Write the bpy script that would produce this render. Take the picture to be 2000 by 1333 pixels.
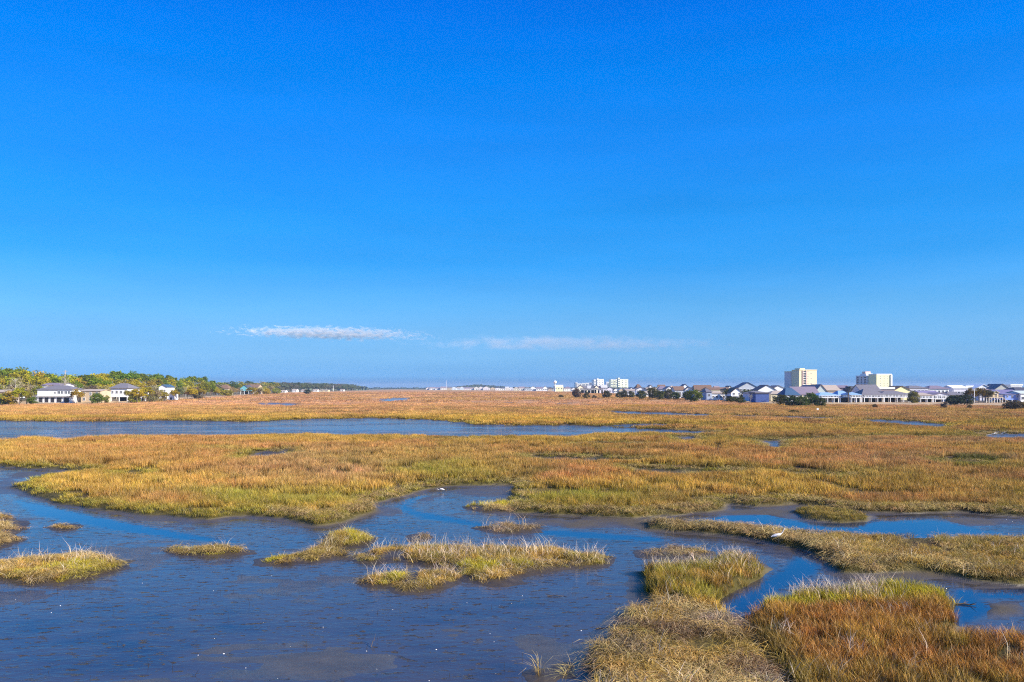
import bpy, math, random
import numpy as np
sc = bpy.context.scene
for o in list(bpy.data.objects): bpy.data.objects.remove(o)
R = math.radians
# ------------------------------------------------------------------ camera
H, F, HY = 7.0, 1500.0, 757.0            # eye height, focal length in photo pixels, horizon row
cd = bpy.data.cameras.new('camera'); cam = bpy.data.objects.new('camera', cd); sc.collection.objects.link(cam)
cam.location = (0, 0, H); cam.rotation_euler = (R(90), 0, 0)
cd.sensor_width = 36; cd.lens = 36*F/2000; cd.shift_y = (HY-666.5)/2000
cd.clip_start = 0.2; cd.clip_end = 90000
sc.camera = cam
# ------------------------------------------------------------------ sky, sun, exposure
SUN_AZ, SUN_EL = R(118), R(31)
EXPO = 0.85
w = bpy.data.worlds.new('World'); sc.world = w; w.use_nodes = True
nt = w.node_tree; bg = nt.nodes['Background']
sky = nt.nodes.new('ShaderNodeTexSky'); sky.sky_type = 'NISHITA'; sky.sun_disc = False
sky.sun_elevation = SUN_EL; sky.sun_rotation = SUN_AZ
sky.air_density = 1; sky.dust_density = .3; sky.ozone_density = 3
tc = nt.nodes.new('ShaderNodeTexCoord'); sx = nt.nodes.new('ShaderNodeSeparateXYZ')
nt.links.new(tc.outputs['Generated'], sx.inputs[0])
mr = nt.nodes.new('ShaderNodeMapRange'); mr.inputs[1].default_value = 0; mr.inputs[2].default_value = .5
nt.links.new(sx.outputs['Z'], mr.inputs[0])
ramp = nt.nodes.new('ShaderNodeValToRGB'); nt.links.new(mr.outputs[0], ramp.inputs[0])
SKY_TINT = [(0.0093, (0.1496, 0.9819, 2.7965)), (0.0293, (0.6979, 2.0623, 4.5081)), (0.0759, (1.0349, 2.4273, 4.5170)), (0.1423, (1.0052, 2.5160, 4.4880)), (0.2082, (0.7674, 2.5424, 4.7234)), (0.3121, (0.2724, 2.2000, 4.9214)), (0.4384, (0.1379, 2.0420, 5.0215)), (0.5829, (0.0912, 1.8995, 5.3762)), (0.7502, (0.0040, 1.7301, 5.4094)), (0.8963, (0.0015, 1.4277, 5.3218))]
while len(ramp.color_ramp.elements) < len(SKY_TINT): ramp.color_ramp.elements.new(.5)
for e, (p, c) in zip(ramp.color_ramp.elements, SKY_TINT): e.position = p
for e, (p, c) in zip(ramp.color_ramp.elements, SKY_TINT): e.color = (*c, 1)
mul = nt.nodes.new('ShaderNodeMix'); mul.data_type = 'RGBA'; mul.blend_type = 'MULTIPLY'; mul.inputs[0].default_value = 1
gm_ = nt.nodes.new('ShaderNodeGamma'); gm_.inputs[1].default_value = .4; nt.links.new(sky.outputs[0], gm_.inputs[0]); nt.links.new(gm_.outputs[0], mul.inputs[6]); nt.links.new(ramp.outputs[0], mul.inputs[7])
mpw = nt.nodes.new('ShaderNodeMapping'); mpw.inputs['Scale'].default_value = (2.2, 2.2, 16); nt.links.new(tc.outputs['Generated'], mpw.inputs['Vector'])
nzw = nt.nodes.new('ShaderNodeTexNoise'); nzw.inputs['Scale'].default_value = 1.6; nzw.inputs['Detail'].default_value = 6; nzw.inputs['Roughness'].default_value = .6; nt.links.new(mpw.outputs[0], nzw.inputs['Vector'])
mrw = nt.nodes.new('ShaderNodeMapRange'); nt.links.new(nzw.outputs[0], mrw.inputs[0]); mrw.inputs[1].default_value = .3; mrw.inputs[2].default_value = .7; mrw.inputs[3].default_value = .955; mrw.inputs[4].default_value = 1.045
mvw = nt.nodes.new('ShaderNodeVectorMath'); mvw.operation = 'SCALE'; nt.links.new(mul.outputs[2], mvw.inputs[0]); nt.links.new(mrw.outputs[0], mvw.inputs['Scale'])
nt.links.new(mvw.outputs[0], bg.inputs[0]); bg.inputs[1].default_value = .1*2**-EXPO
sl = bpy.data.lights.new('sun', 'SUN'); so = bpy.data.objects.new('sun', sl); sc.collection.objects.link(so)
sl.energy = 5.0; sl.angle = R(.53); sl.color = (1, .93, .82)
so.rotation_euler = (R(90)-SUN_EL, 0, math.pi-SUN_AZ); so.location = (60, -40, 80)
vs = sc.view_settings; vs.view_transform = 'Standard'; vs.look = 'None'; vs.exposure = EXPO; vs.gamma = 1
sc.render.use_motion_blur = False
sc.cycles.use_denoising = False; sc.cycles.filter_width = 1.15; sc.cycles.max_bounces = 5; sc.cycles.transparent_max_bounces = 12; sc.cycles.volume_bounces = 0
sc.cycles.diffuse_bounces = 2; sc.cycles.glossy_bounces = 2; sc.cycles.sample_clamp_indirect = 4

# ------------------------------------------------------------------ helpers
rng = np.random.default_rng(7); random.seed(7)
col = sc.collection
def at(px, d, z=0.): return ((px-1000)/F*d, d, z)
def dist(py, z=0.): return (H-z)*F/(py-HY)
def tag(o, label=None, cat=None, group=None, kind=None):
    if label: o['label'] = label
    if cat: o['category'] = cat
    if group: o['group'] = group
    if kind: o['kind'] = kind
    return o
def empty(name, loc, rz=0):
    o = bpy.data.objects.new(name, None); o.location = loc; o.rotation_euler = (0, 0, rz); col.objects.link(o); o.empty_display_size = .5; return o
def mesh_np(name, co, tris, mats=(), smooth=False, quads=False):
    me = bpy.data.meshes.new(name); k = 4 if quads else 3
    co = np.asarray(co, np.float32); tris = np.asarray(tris, np.int32)
    me.vertices.add(len(co)); me.vertices.foreach_set('co', co.ravel())
    me.loops.add(tris.size); me.loops.foreach_set('vertex_index', tris.ravel())
    me.polygons.add(len(tris)); me.polygons.foreach_set('loop_start', np.arange(0, tris.size, k, dtype=np.int32))
    me.update(calc_edges=True)
    if smooth: me.polygons.foreach_set('use_smooth', np.ones(len(tris), bool))
    for m in mats: me.materials.append(m)
    return me
def attr(me, name, typ, data, dom='POINT'):
    a = me.attributes.new(name, typ, dom)
    key = {'FLOAT': 'value', 'INT': 'value', 'FLOAT_VECTOR': 'vector', 'FLOAT_COLOR': 'color'}[typ]
    a.data.foreach_set(key, np.asarray(data, np.int32 if typ == 'INT' else np.float32).ravel())
def link(name, me, parent=None):
    o = bpy.data.objects.new(name, me); o.parent = parent; col.objects.link(o); return o
class MB:
    def __init__(s): s.v = []; s.f = []; s.m = []
    def add(s, vs_, fs, mi=0):
        b = len(s.v); s.v += [tuple(v) for v in vs_]; s.f += [tuple(b+i for i in f) for f in fs]; s.m += [mi]*len(fs)
    def box(s, x0, x1, y0, y1, z0, z1, mi=0):
        s.add([(x0,y0,z0),(x1,y0,z0),(x1,y1,z0),(x0,y1,z0),(x0,y0,z1),(x1,y0,z1),(x1,y1,z1),(x0,y1,z1)],
              [(0,3,2,1),(4,5,6,7),(0,1,5,4),(1,2,6,5),(2,3,7,6),(3,0,4,7)], mi)
    def tube(s, pts, rs, n=6, mi=0):
        rings = []
        for i, p in enumerate(pts):
            p = np.array(p, float); a = np.array(pts[max(i-1, 0)], float); b = np.array(pts[min(i+1, len(pts)-1)], float)
            t = b-a; t /= np.linalg.norm(t)+1e-9
            u = np.cross(t, (0, 0, 1) if abs(t[2]) < .9 else (1, 0, 0)); u /= np.linalg.norm(u); v = np.cross(t, u)
            rings.append([p+rs[i]*(math.cos(k*2*math.pi/n)*u+math.sin(k*2*math.pi/n)*v) for k in range(n)])
        vsl = [q for r_ in rings for q in r_]
        fs = [(i*n+k, i*n+(k+1) % n, (i+1)*n+(k+1) % n, (i+1)*n+k) for i in range(len(pts)-1) for k in range(n)]
        fs += [tuple(range(n))[::-1], tuple(range((len(pts)-1)*n, len(pts)*n))]
        s.add(vsl, fs, mi)
    def mesh(s, name, mats):
        me = bpy.data.meshes.new(name); me.from_pydata(s.v, [], s.f); me.update()
        for m in mats: me.materials.append(m)
        if len(mats) > 1: me.polygons.foreach_set('material_index', s.m)
        return me
    def build(s, name, mats, parent=None):
        return link(name, s.mesh(name, mats if isinstance(mats, (list, tuple)) else [mats]), parent)
# value noise
def hsh(ix, iy, seed):
    n = (ix.astype(np.int64)*374761393 + iy.astype(np.int64)*668265263 + seed*1442695041) & 0xffffffff
    n = ((n ^ (n >> 13))*1274126177) & 0xffffffff
    return ((n ^ (n >> 16)) & 0xffff)/65535.0
def vn(x, y, seed=0):
    ix = np.floor(x); iy = np.floor(y); fx = x-ix; fy = y-iy
    fx = fx*fx*(3-2*fx); fy = fy*fy*(3-2*fy)
    a = hsh(ix, iy, seed); b = hsh(ix+1, iy, seed); c = hsh(ix, iy+1, seed); d = hsh(ix+1, iy+1, seed)
    return a*(1-fx)*(1-fy)+b*fx*(1-fy)+c*(1-fx)*fy+d*fx*fy
def fbm(x, y, sc_, oct=3, seed=0):
    s = 0; a = .5; t = 0
    for i in range(oct):
        s = s+a*vn(x/sc_+i*17.3, y/sc_-i*9.1, seed+i*31); t += a; a *= .5; sc_ = sc_/2.03
    return s/t
def sst(a, b, x):
    t = np.clip((x-a)/(b-a), 0, 1); return t*t*(3-2*t)

# ------------------------------------------------------------------ the plan of the marsh (outlines on the mud level)
def G(pts):
    return np.array([((px-1000)/F*(H*F/(py-HY)), H*F/(py-HY)) for px, py in pts])
WET = [G(p) for p in [
 # far river
 [(-500,826),(0,823),(100,825),(230,824),(330,822),(480,825),(600,820),(760,818),(880,823),(925,830),(1000,832),(1110,832),(1180,834),(1300,841),(1400,847),
  (1395,851),(1290,850),(1150,852),(1110,860),(1060,856),(900,857),(700,856),(600,853),(430,857),(300,856),(150,862),(110,866),(0,867),(-500,880)],
 [(1180,833),(1215,829),(1290,829),(1340,832),(1290,836),(1220,836)],
 [(478,896),(510,884),(570,882),(560,890),(525,899),(480,902)],
 [(1488,868),(1500,863),(1530,864),(1528,872),(1522,883),(1495,880)],
 [(738,781),(760,779),(806,778.5),(800,784),(740,787)],
 [(500,790),(530,789),(578,790),(575,794),(520,794)],
 [(1685,822),(1720,821),(1780,824),(1856,830),(1862,837),(1830,840),(1780,835),(1700,829)],
 [(1912,850),(1950,848),(2010,848),(2100,850),(2100,864),(2000,863),(1925,861)],
 [(1185,803),(1250,806),(1300,807),(1390,811),(1385,817),(1290,815),(1200,811)],
 [(1420,812),(1520,814),(1640,817),(1640,822),(1520,819),(1420,816)],
 [(560,794),(700,791),(700,792.2),(560,796)],[(600,810),(700,806),(860,804),(860,805),(700,808),(600,812)],
 [(980,789),(1090,790),(1180,794),(1180,795.5),(1080,791.5),(980,790)],
 [(400,801),(560,804),(700,800),(700,801.5),(560,806),(400,803)],
 [(1035,896),(1090,895),(1160,899),(1270,902),(1280,905),(1200,907),(1140,908),(1060,904)],
 [(1225,918),(1330,922),(1440,926),(1425,932),(1300,933),(1245,928)],
 [(1315,855),(1350,853),(1362,866),(1325,867)],[(1840,905),(1920,908),(1915,913),(1845,911)],[(240,928),(275,926),(280,936),(245,938)],[(100,918),(170,920),(165,926),(105,928)],
 # the big near flat
 [(-500,908),(-100,909),(0,912),(60,915),(170,922),(120,932),(60,940),(30,955),(50,964),(90,975),(130,987),(220,1000),(330,1009),(400,1017),(440,1012),(480,1008),(560,1014),(620,1028),(660,1022),(700,1010),(735,995),
  (720,985),(760,975),(800,966),(850,952),(920,950),(1000,948),(1008,955),(1003,972),(1000,1002),(1100,1007),(1180,1011),(1230,1013),(1330,1006),(1400,998),(1415,985),(1480,990),(1560,985),(1600,990),(1640,1000),(1720,1003),
  (1780,1003),(1850,1000),(2000,1010),(2400,1020),(3200,1400),(3000,3000),(-1500,3000)],
]]
LAND = [G(p) for p in [
 # long bank
 [(1268,1026),(1300,1024),(1350,1030),(1480,1036),(1530,1046),(1650,1056),(1760,1060),(2000,1064),(2400,1080),(2400,1150),(2000,1142),(1900,1134),(1830,1120),(1760,1118),(1650,1122),(1610,1092),(1590,1078),(1530,1068),(1480,1054),(1350,1041),(1270,1033)],
 # orange stand with the green head
 [(1450,1232),(1470,1208),(1500,1186),(1560,1172),(1640,1166),(1700,1160),(1780,1156),(1850,1174),(1878,1192),(1865,1208),(1848,1238),(1880,1258),(2000,1262),(2400,1272),(2600,2400),(1700,2400),(1580,1420),(1500,1300),(1478,1262),(1460,1235)],
 # peninsula
 [(1255,1122),(1330,1118),(1400,1117),(1395,1098),(1440,1094),(1488,1112),(1480,1132),(1435,1158),(1402,1180),(1410,1198),(1440,1215),(1452,1235),(1470,1262),(1490,1300),(1570,1420),(1680,2400),(1000,2400),(1080,1500),(1180,1345),
  (1152,1312),(1162,1282),(1202,1250),(1225,1212),(1268,1185),(1262,1150)],
 [(1555,1003),(1590,999),(1640,1003),(1690,1010),(1685,1020),(1640,1021),(1580,1016)],
]]
ISLES = {k: G(p) for k, p in {
 'oval':   [(-60,1112),(20,1101),(80,1095),(150,1090),(215,1092),(244,1098),(238,1112),(200,1124),(140,1136),(90,1141),(40,1134),(0,1134),(-60,1134)],
 'sliver': [(328,1076),(370,1073),(440,1072),(484,1076),(480,1083),(420,1087),(350,1085)],
 'hook':   [(510,1097),(550,1092),(600,1082),(640,1062),(655,1046),(690,1040),(720,1052),(722,1064),(690,1068),(655,1070),(660,1080),(668,1090),(620,1098),(560,1104),(520,1104)],
 'long':   [(690,1090),(740,1079),(780,1072),(900,1073),(1000,1074),(1080,1078),(1130,1086),(1188,1092),(1180,1103),(1120,1108),(1060,1115),(1000,1128),(1005,1142),(960,1146),(920,1136),(900,1122),(860,1104),(780,1098),(710,1098)],
 'pale':   [(706,1138),(740,1128),(800,1122),(860,1122),(900,1128),(885,1140),(855,1150),(830,1160),(795,1160),(770,1146),(720,1144)],
 'thin':   [(938,1031),(980,1027),(1020,1027),(1052,1032),(1045,1039),(990,1040),(950,1036)],
 'upper':  [(908,992),(940,989),(985,985),(1020,985),(1020,1001),(985,1001),(930,999)],
 'corner': [(-120,1000),(-20,1005),(15,1012),(42,1022),(40,1030),(20,1045),(30,1056),(0,1068),(-120,1075)],
 'tiny':   [(108,1030),(125,1027),(146,1029),(140,1035),(115,1035)],
 'brown':  [(1253,1079),(1280,1073),(1330,1073),(1380,1080),(1370,1090),(1310,1092),(1262,1090)],
 'stub':   [(800,1050),(815,1046),(832,1050),(825,1057),(806,1057)],
 'twiga':  [(1048,1322),(1062,1316),(1074,1322),(1066,1330),(1052,1330)],
 'twigb':  [(1104,1308),(1118,1303),(1134,1308),(1126,1316),(1108,1316)],
 'rivera': [(20,864),(60,861),(100,860),(108,864),(60,868),(25,868)],
 'riverb': [(150,862),(200,859),(290,859),(310,864),(240,866),(160,866)],
}.items()}
CH = [G(p) for p in [
 [(780,978),(830,965),(858,965),(822,976),(802,988),(817,1000),(872,1009),(935,1021),(1010,1035),(1150,1040),(1300,1052),(1290,1060),(1100,1050),(960,1034),(880,1022),(820,1014),(790,1003),(775,990)],
 [(1548,1072),(1580,1082),(1610,1090),(1612,1105),(1600,1118),(1560,1140),(1500,1168),(1462,1195),(1425,1206),(1404,1190),(1435,1162),(1490,1134),(1535,1106),(1550,1090)],
 [(1345,1018),(1420,1008),(1500,1006),(1550,1018),(1600,1024),(1700,1022),(1730,1012),(1790,1011),(1860,1022),(1920,1036),(2000,1048),(2400,1062),(2400,1088),(2000,1064),(1800,1058),(1650,1054),(1530,1042),(1400,1032)],
 [(1858,1152),(2000,1150),(2400,1150),(2400,1172),(2000,1172),(1912,1170),(1942,1190),(1920,1207),(1875,1222),(1855,1200),(1868,1175)],
 [(20,975),(80,985),(200,1012),(360,1042),(480,1062),(350,1056),(200,1034),(60,1007)],
]]
DITCH = [G([(1480,864),(1560,860),(1660,858),(1660,861),(1560,864),(1485,868)]), G([(1700,855),(1800,856),(1930,859),(1930,862),(1800,859),(1700,858)]), G([(1120,872),(1200,870),(1280,873),(1200,875),(1125,876)]), G([(1540,930),(1640,934),(1640,938),(1540,935)]), G([(1700,826),(1560,823),(1560,825),(1700,829)]), G([(820,862),(900,860),(980,862),(900,864)]),
         G([(1440,1212),(1458,1228),(1480,1258),(1512,1310),(1590,1430),(1560,1430),(1495,1308),(1466,1262),(1436,1226)]),
         G([(1248,1150),(1262,1148),(1272,1180),(1276,1200),(1250,1204),(1232,1208),(1240,1190)]),
         G([(1880,846),(1960,844),(1960,847),(1885,849)])]
MAT = G([(1170,1240),(1230,1205),(1300,1190),(1350,1205),(1400,1215),(1440,1240),(1475,1290),(1520,1345),(1600,1600),(1100,1600),(1180,1345),(1152,1312)])
def poly_sd(X, Y, P, far=None):
    """signed distance in metres, positive inside"""
    n = len(X); out = np.full(n, -1e3); m = 8 if far is None else far
    x0, y0 = P.min(0)-m; x1, y1 = P.max(0)+m
    idx = np.nonzero((X > x0) & (X < x1) & (Y > y0) & (Y < y1))[0]
    if not len(idx): return out
    x = X[idx]; y = Y[idx]; d2 = np.full(len(idx), 1e12); ins = np.zeros(len(idx), bool)
    for i in range(len(P)):
        ax, ay = P[i]; bx, by = P[(i+1) % len(P)]
        ex, ey = bx-ax, by-ay; t = np.clip(((x-ax)*ex+(y-ay)*ey)/(ex*ex+ey*ey+1e-12), 0, 1)
        d2 = np.minimum(d2, (x-ax-t*ex)**2+(y-ay-t*ey)**2)
        c = (ay > y) != (by > y)
        ins ^= c & (x < ax+(y-ay)*ex/(ey if abs(ey) > 1e-12 else 1e-12))
    out[idx] = np.where(ins, 1, -1)*np.sqrt(d2); return out
def warp(X, Y):
    s = np.clip(Y/40, .6, 5); a = .55*s
    wx = X+(fbm(X, Y, 1.7*s, 3, 5)-.5)*a*1.6; wy = Y+(fbm(X, Y, 1.7*s, 3, 9)-.5)*a*2.2
    return wx, wy
# s is quantised noise scale: keep it continuous
def layout(X, Y):
    """sd_g: >0 in marsh grass (mainland), sd_c: >0 in deep channel"""
    X = np.asarray(X, float); Y = np.asarray(Y, float)
    k = .35+np.clip((Y-30)/70, 0, 3)
    wx = X+(fbm(X, Y, 1.3, 3, 5)-.5)*1.1*np.minimum(k, 1.2)+(fbm(X, Y, 7, 2, 6)-.5)*3*np.clip((Y-60)/80, 0, 1)
    wy = Y+(fbm(X, Y, 1.1, 3, 9)-.5)*1.5*np.minimum(k, 1.5)+(fbm(X, Y, 6, 2, 8)-.5)*5*np.clip((Y-60)/80, 0, 1)
    wet = np.full(len(X), -1e3)
    for P in WET: wet = np.maximum(wet, poly_sd(wx, wy, P, 14))
    g = -wet
    for P in LAND: g = np.maximum(g, poly_sd(wx, wy, P, 14))
    for P in DITCH: g = np.minimum(g, -poly_sd(wx, wy, P, 14))
    c = np.full(len(X), -1e3)
    cx = X+(wx-X)*.35; cy = Y+(wy-Y)*.35
    for P in CH: c = np.maximum(c, poly_sd(cx, cy, P))
    g = np.minimum(g, -c-.02)
    return g, c, wx, wy
def land_rise(X, Y):
    """the two shores: height of dry ground above the marsh"""
    px = X/np.maximum(Y, 1)*F+1000
    el = np.interp(px, [-600,0,150,250,320,420,500,560,650,720,780,830,1000,1080,1180,1250,1400,1500,1600,1900,2000,2600],
                   [790,788,787,785,781,775,770,767,764.5,763,761.0,762.0,763,764.2,767,772.5,781,787,788.2,789.5,792,796])
    d_edge = 6.0*F/(el-HY)
    d_edge = d_edge*(1+.02*(vn(px/14, px*0, 3)-.5))
    return sst(0, 14, Y-d_edge)*.40, Y-d_edge
MUDS = [(1230,1023,230,11,1.),(1420,1034,120,7,.8),(1840,1122,240,13,1.),(1690,1108,90,9,.8),(1960,1150,90,6,.6),(1560,1002,190,10,.9),(1000,962,120,9,.7),(820,972,50,10,.6),(1960,1192,50,14,1.),(1880,1020,140,9,.8),
 (1160,902,130,5,1.),(1340,926,120,7,1.),(80,928,110,7,.7),(10,950,50,22,.5),(1340,860,40,7,1.),(330,1014,260,6,.6),(760,1000,40,8,.5),(1245,1240,30,40,.5),(1900,1252,90,6,.8),(600,1292,270,42,.48),(905,1250,80,26,.45),(1050,1290,50,60,.42),(250,1330,160,14,.35),(1640,1108,40,10,.7)]
def muds(X, Y):
    Yc = np.maximum(Y, 4); px = X/Yc*F+1000; py = H*F/Yc+HY; o = np.zeros(len(X))
    wob = (fbm(X, Y, 1.6, 4, 29)-.5)*2.2
    for cx, cy, ax, ay, wt in MUDS:
        q = ((px-cx)/ax)**2+((py-cy)/ay)**2; o = np.maximum(o, wt*np.exp(-np.maximum(q+wob, 0)**2)*(q < 4))
    return o
def mud_z(X, Y):
    z = (fbm(X, Y*1.0, 5.5, 4, 21)-.52)*.075+(fbm(X*.7+Y*.25, Y*1.5, .8, 4, 22)-.5)*.046
    # low bars that stand clear of the film of water in the foreground
    bar = np.exp(-((X+.2)/4.2)**2-((Y-19.6)/2.4)**2)*.036+np.exp(-((X-2.2)/2.0)**2-((Y-22.2)/1.4)**2)*.032+np.exp(-((X+6.5)/3.5)**2-((Y-18.0)/1.2)**2)*.030
    riv = sst(85, 95, Y)*sst(.50, .58, fbm(X*.35, Y, 7, 4, 77))*.055
    return z+bar*.4-.006+muds(X, Y)*.050+riv
def terrain_z(X, Y, g, c):
    z = mud_z(X, Y)*(1-sst(-.4, .3, g))
    up = sst(-.9, 0.05, g)*.075*(1-sst(0, 30, Y-90))+sst(-.12, .45, g)*.20
    up = up*(1-sst(-.5, -.05, c))
    z = z+up+sst(0, .6, g)*(fbm(X, Y, 2.3, 2, 33)-.5)*.10
    z = z-sst(-.15, .6, c)*.14
    far = sst(230, 330, Y)*sst(0, 1.5, g)                     # beyond the modelled blades the sheet is the top of the sward
    z = z+far*(.42+(fbm(X, Y, 9, 3, 41)-.5)*.35)
    rise, dd = land_rise(X, Y)
    return z+rise

# colours of the sward: tip and foot, by place
ZN = [  # centre px, half-axes px, tip colour, weight
 (450,900,420,36,'rust',.8),(620,925,170,42,'pink',.9),(180,905,160,14,'rust',.7),(200,958,220,26,'gold',.9),(800,905,260,25,'olive',.6),(900,930,140,22,'green',.7),(560,985,200,18,'green',.9),
 (1150,935,330,18,'red',1.0),(1320,893,420,16,'rust',.9),(1180,985,260,14,'green',1.0),(1130,875,150,12,'gold',.6),(1500,960,300,20,'gold',.7),(1740,935,240,16,'olive',.6),(1850,905,220,14,'pink',.7),(1900,912,60,10,'green',1.0),
 (1890,908,70,9,'deep',1.3),(1350,926,130,9,'deep',1.),(1120,900,110,7,'deep',1.),(1560,862,120,6,'deep',1.),(1800,856,140,4,'deep',.9),(1350,860,70,6,'deep',.8),(1040,935,70,10,'deep',.7),(1230,885,120,5,'deep',.5),(430,885,60,5,'olive',.9),(880,935,120,12,'green',.8),
 (1640,885,340,12,'red',.6),(1900,975,260,16,'gold',.6),(1100,820,420,12,'yell',.7),(300,850,300,10,'yell',.6),(700,808,900,9,'pink',.5),(1600,815,500,12,'pink',.55),(1750,872,300,7,'pink',.7),(1450,850,200,7,'gold',.5),(1600,845,300,8,'gold',.6),(1560,870,200,8,'green',.3)]
PAL = {'rust': (.49,.255,.085), 'red': (.50,.235,.085), 'pink': (.52,.29,.15), 'gold': (.52,.33,.065), 'yell': (.60,.37,.055), 'olive': (.36,.27,.065),
       'green': (.30,.285,.04), 'tan': (.62,.34,.185), 'straw': (.62,.45,.19), 'grey': (.34,.26,.19), 'orange': (.42,.195,.05), 'lime': (.50,.43,.03), 'white': (.62,.54,.50), 'deep': (.13,.14,.03)}
PAL = {k: np.array(v)*np.array([1.04, .97, .82]) for k, v in PAL.items()}
def sward(X, Y, g):
    n = len(X); px = X/Y*F+1000; py = H*F/Y+HY
    a = fbm(X, Y, 14, 3, 51); b = fbm(X, Y, 4, 3, 52); bb = fbm(X, Y, 60, 2, 55)
    tip = np.tile(PAL['gold'], (n, 1)); tip = tip+(PAL['rust']-tip)*sst(.42, .62, a)[:, None]
    tip = tip+(PAL['olive']-tip)*(sst(.58, .72, b)*.6)[:, None]
    far = sst(150, 330, Y)[:, None]*.92
    tf = PAL['tan']+(PAL['gold']-PAL['tan'])*sst(.5, .75, bb)[:, None]*.5+(PAL['rust']-PAL['tan'])*(sst(.5, .3, a))[:, None]*.45
    tip = tip+(tf-tip)*far
    for cx, cy, ax, ay, nm, wt in ZN:
        q = ((px-cx)/ax)**2+((py-cy)/ay)**2
        q = np.clip(np.exp(-q*q)*wt,0,1)*np.clip(.6+1.2*(b-.35), .35, 1)
        tip = tip+(PAL[nm]-tip)*q[:, None]
    edge = (1-sst(.3, 2.2, g))*sst(250, 90, Y)               # greener and lower along the water
    tip = tip+(PAL['green']-tip)*(edge*.75)[:, None]
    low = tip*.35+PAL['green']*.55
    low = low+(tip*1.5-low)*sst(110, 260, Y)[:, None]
    return tip, low

# ------------------------------------------------------------------ materials
def new_mat(name):
    m = bpy.data.materials.new(name); m.use_nodes = True; t = m.node_tree; b = t.nodes['Principled BSDF']; return m, t, b
def noise(t, scale, detail=4, rough=.6, vec=None, dim='3D'):
    n = t.nodes.new('ShaderNodeTexNoise'); n.inputs['Scale'].default_value = scale; n.inputs['Detail'].default_value = detail; n.inputs['Roughness'].default_value = rough
    if vec is not None: t.links.new(vec, n.inputs['Vector'])
    return n
def math_(t, op, a, b=None, clamp=False):
    n = t.nodes.new('ShaderNodeMath'); n.operation = op; n.use_clamp = clamp
    for i, v in enumerate((a, b)):
        if v is None: continue
        if isinstance(v, (int, float)): n.inputs[i].default_value = v
        else: t.links.new(v, n.inputs[i])
    return n.outputs[0]
def mixc(t, f, a, b, mode='MIX'):
    n = t.nodes.new('ShaderNodeMix'); n.data_type = 'RGBA'; n.blend_type = mode
    for i, v in ((0, f), (6, a), (7, b)):
        if isinstance(v, (int, float)): n.inputs[i].default_value = v
        elif isinstance(v, tuple): n.inputs[i].default_value = (*v, 1)
        else: t.links.new(v, n.inputs[i])
    return n.outputs[2]
def mapr(t, v, a, b, c=0, d=1):
    n = t.nodes.new('ShaderNodeMapRange'); t.links.new(v, n.inputs[0])
    for i, x in zip((1, 2, 3, 4), (a, b, c, d)): n.inputs[i].default_value = x
    return n.outputs[0]
def objco(t, sx_=1, sy=1, sz=1, rz=0):
    c = t.nodes.new('ShaderNodeTexCoord'); m = t.nodes.new('ShaderNodeMapping'); m.inputs['Scale'].default_value = (sx_, sy, sz); m.inputs['Rotation'].default_value = (0, 0, rz)
    t.links.new(c.outputs['Object'], m.inputs['Vector']); return m.outputs[0]
def attrn(t, name, typ='GEOMETRY'):
    a = t.nodes.new('ShaderNodeAttribute'); a.attribute_name = name; a.attribute_type = typ; return a
def bump(t, b, h, dist_, strength=1.):
    n = t.nodes.new('ShaderNodeBump'); n.inputs['Distance'].default_value = dist_; n.inputs['Strength'].default_value = strength
    t.links.new(h, n.inputs['Height']); t.links.new(n.outputs[0], b.inputs['Normal']); return n
def simple(name, c, rough=.7, var=.12, scale=1.5, spec=.3, bumpd=0):
    m, t, b = new_mat(name); b.inputs['Roughness'].default_value = rough; b.inputs['Specular IOR Level'].default_value = spec
    v = objco(t); n = noise(t, scale, 5, .65, v); n2 = noise(t, scale*.13, 2, .5, v)
    f = math_(t, 'ADD', mapr(t, n.outputs[0], .3, .7, -var, var), mapr(t, n2.outputs[0], .3, .7, -var*.6, var*.6))
    f = math_(t, 'ADD', f, 1.)
    cn = t.nodes.new('ShaderNodeCombineXYZ'); [t.links.new(f, cn.inputs[i]) for i in range(3)]
    t.links.new(mixc(t, 1., tuple(c), cn.outputs[0], 'MULTIPLY'), b.inputs['Base Color'])
    if bumpd: bump(t, b, n.outputs[0], bumpd)
    return m

# mud and sward sheet
mud_m, t, b = new_mat('ground_sheet')
g = attrn(t, 'grass'); tipc = attrn(t, 'tip'); omud = attrn(t, 'olive_mud')
v = objco(t); vs_ = objco(t, 1, 1.6, 1, R(-25))
n1 = noise(t, 1.1, 5, .65, vs_); n2 = noise(t, 9, 5, .7, vs_); n3 = noise(t, 45, 3, .6, v)
mudc = mixc(t, mapr(t, n1.outputs[0], .35, .65), (.034,.028,.024), (.080,.063,.044))
mudc = mixc(t, math_(t, 'MULTIPLY', omud.outputs['Fac'], .85), mudc, (.098,.073,.034))
nf = noise(t, .055, 6, .72, objco(t, .55, 1.3, 1)); nf2 = noise(t, .5, 5, .75, v); nf3 = noise(t, .008, 4, .6, v)
vary = math_(t, 'MULTIPLY', mapr(t, nf.outputs[0], .3, .7, .74, 1.22), mapr(t, nf2.outputs[0], .3, .7, .72, 1.22))
vary = math_(t, 'MULTIPLY', vary, mapr(t, nf3.outputs[0], .35, .65, .86, 1.12)); vary = math_(t, 'MULTIPLY', vary, mapr(t, noise(t, .021, 7, .78, objco(t, .35, 1.6, 1)).outputs[0], .53, .64, 1., .5))
cn = t.nodes.new('ShaderNodeCombineXYZ'); [t.links.new(vary, cn.inputs[i]) for i in range(3)]
sw = mixc(t, 1., tipc.outputs['Color'], cn.outputs[0], 'MULTIPLY')
t.links.new(mixc(t, g.outputs['Fac'], mudc, sw), b.inputs['Base Color'])
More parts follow.
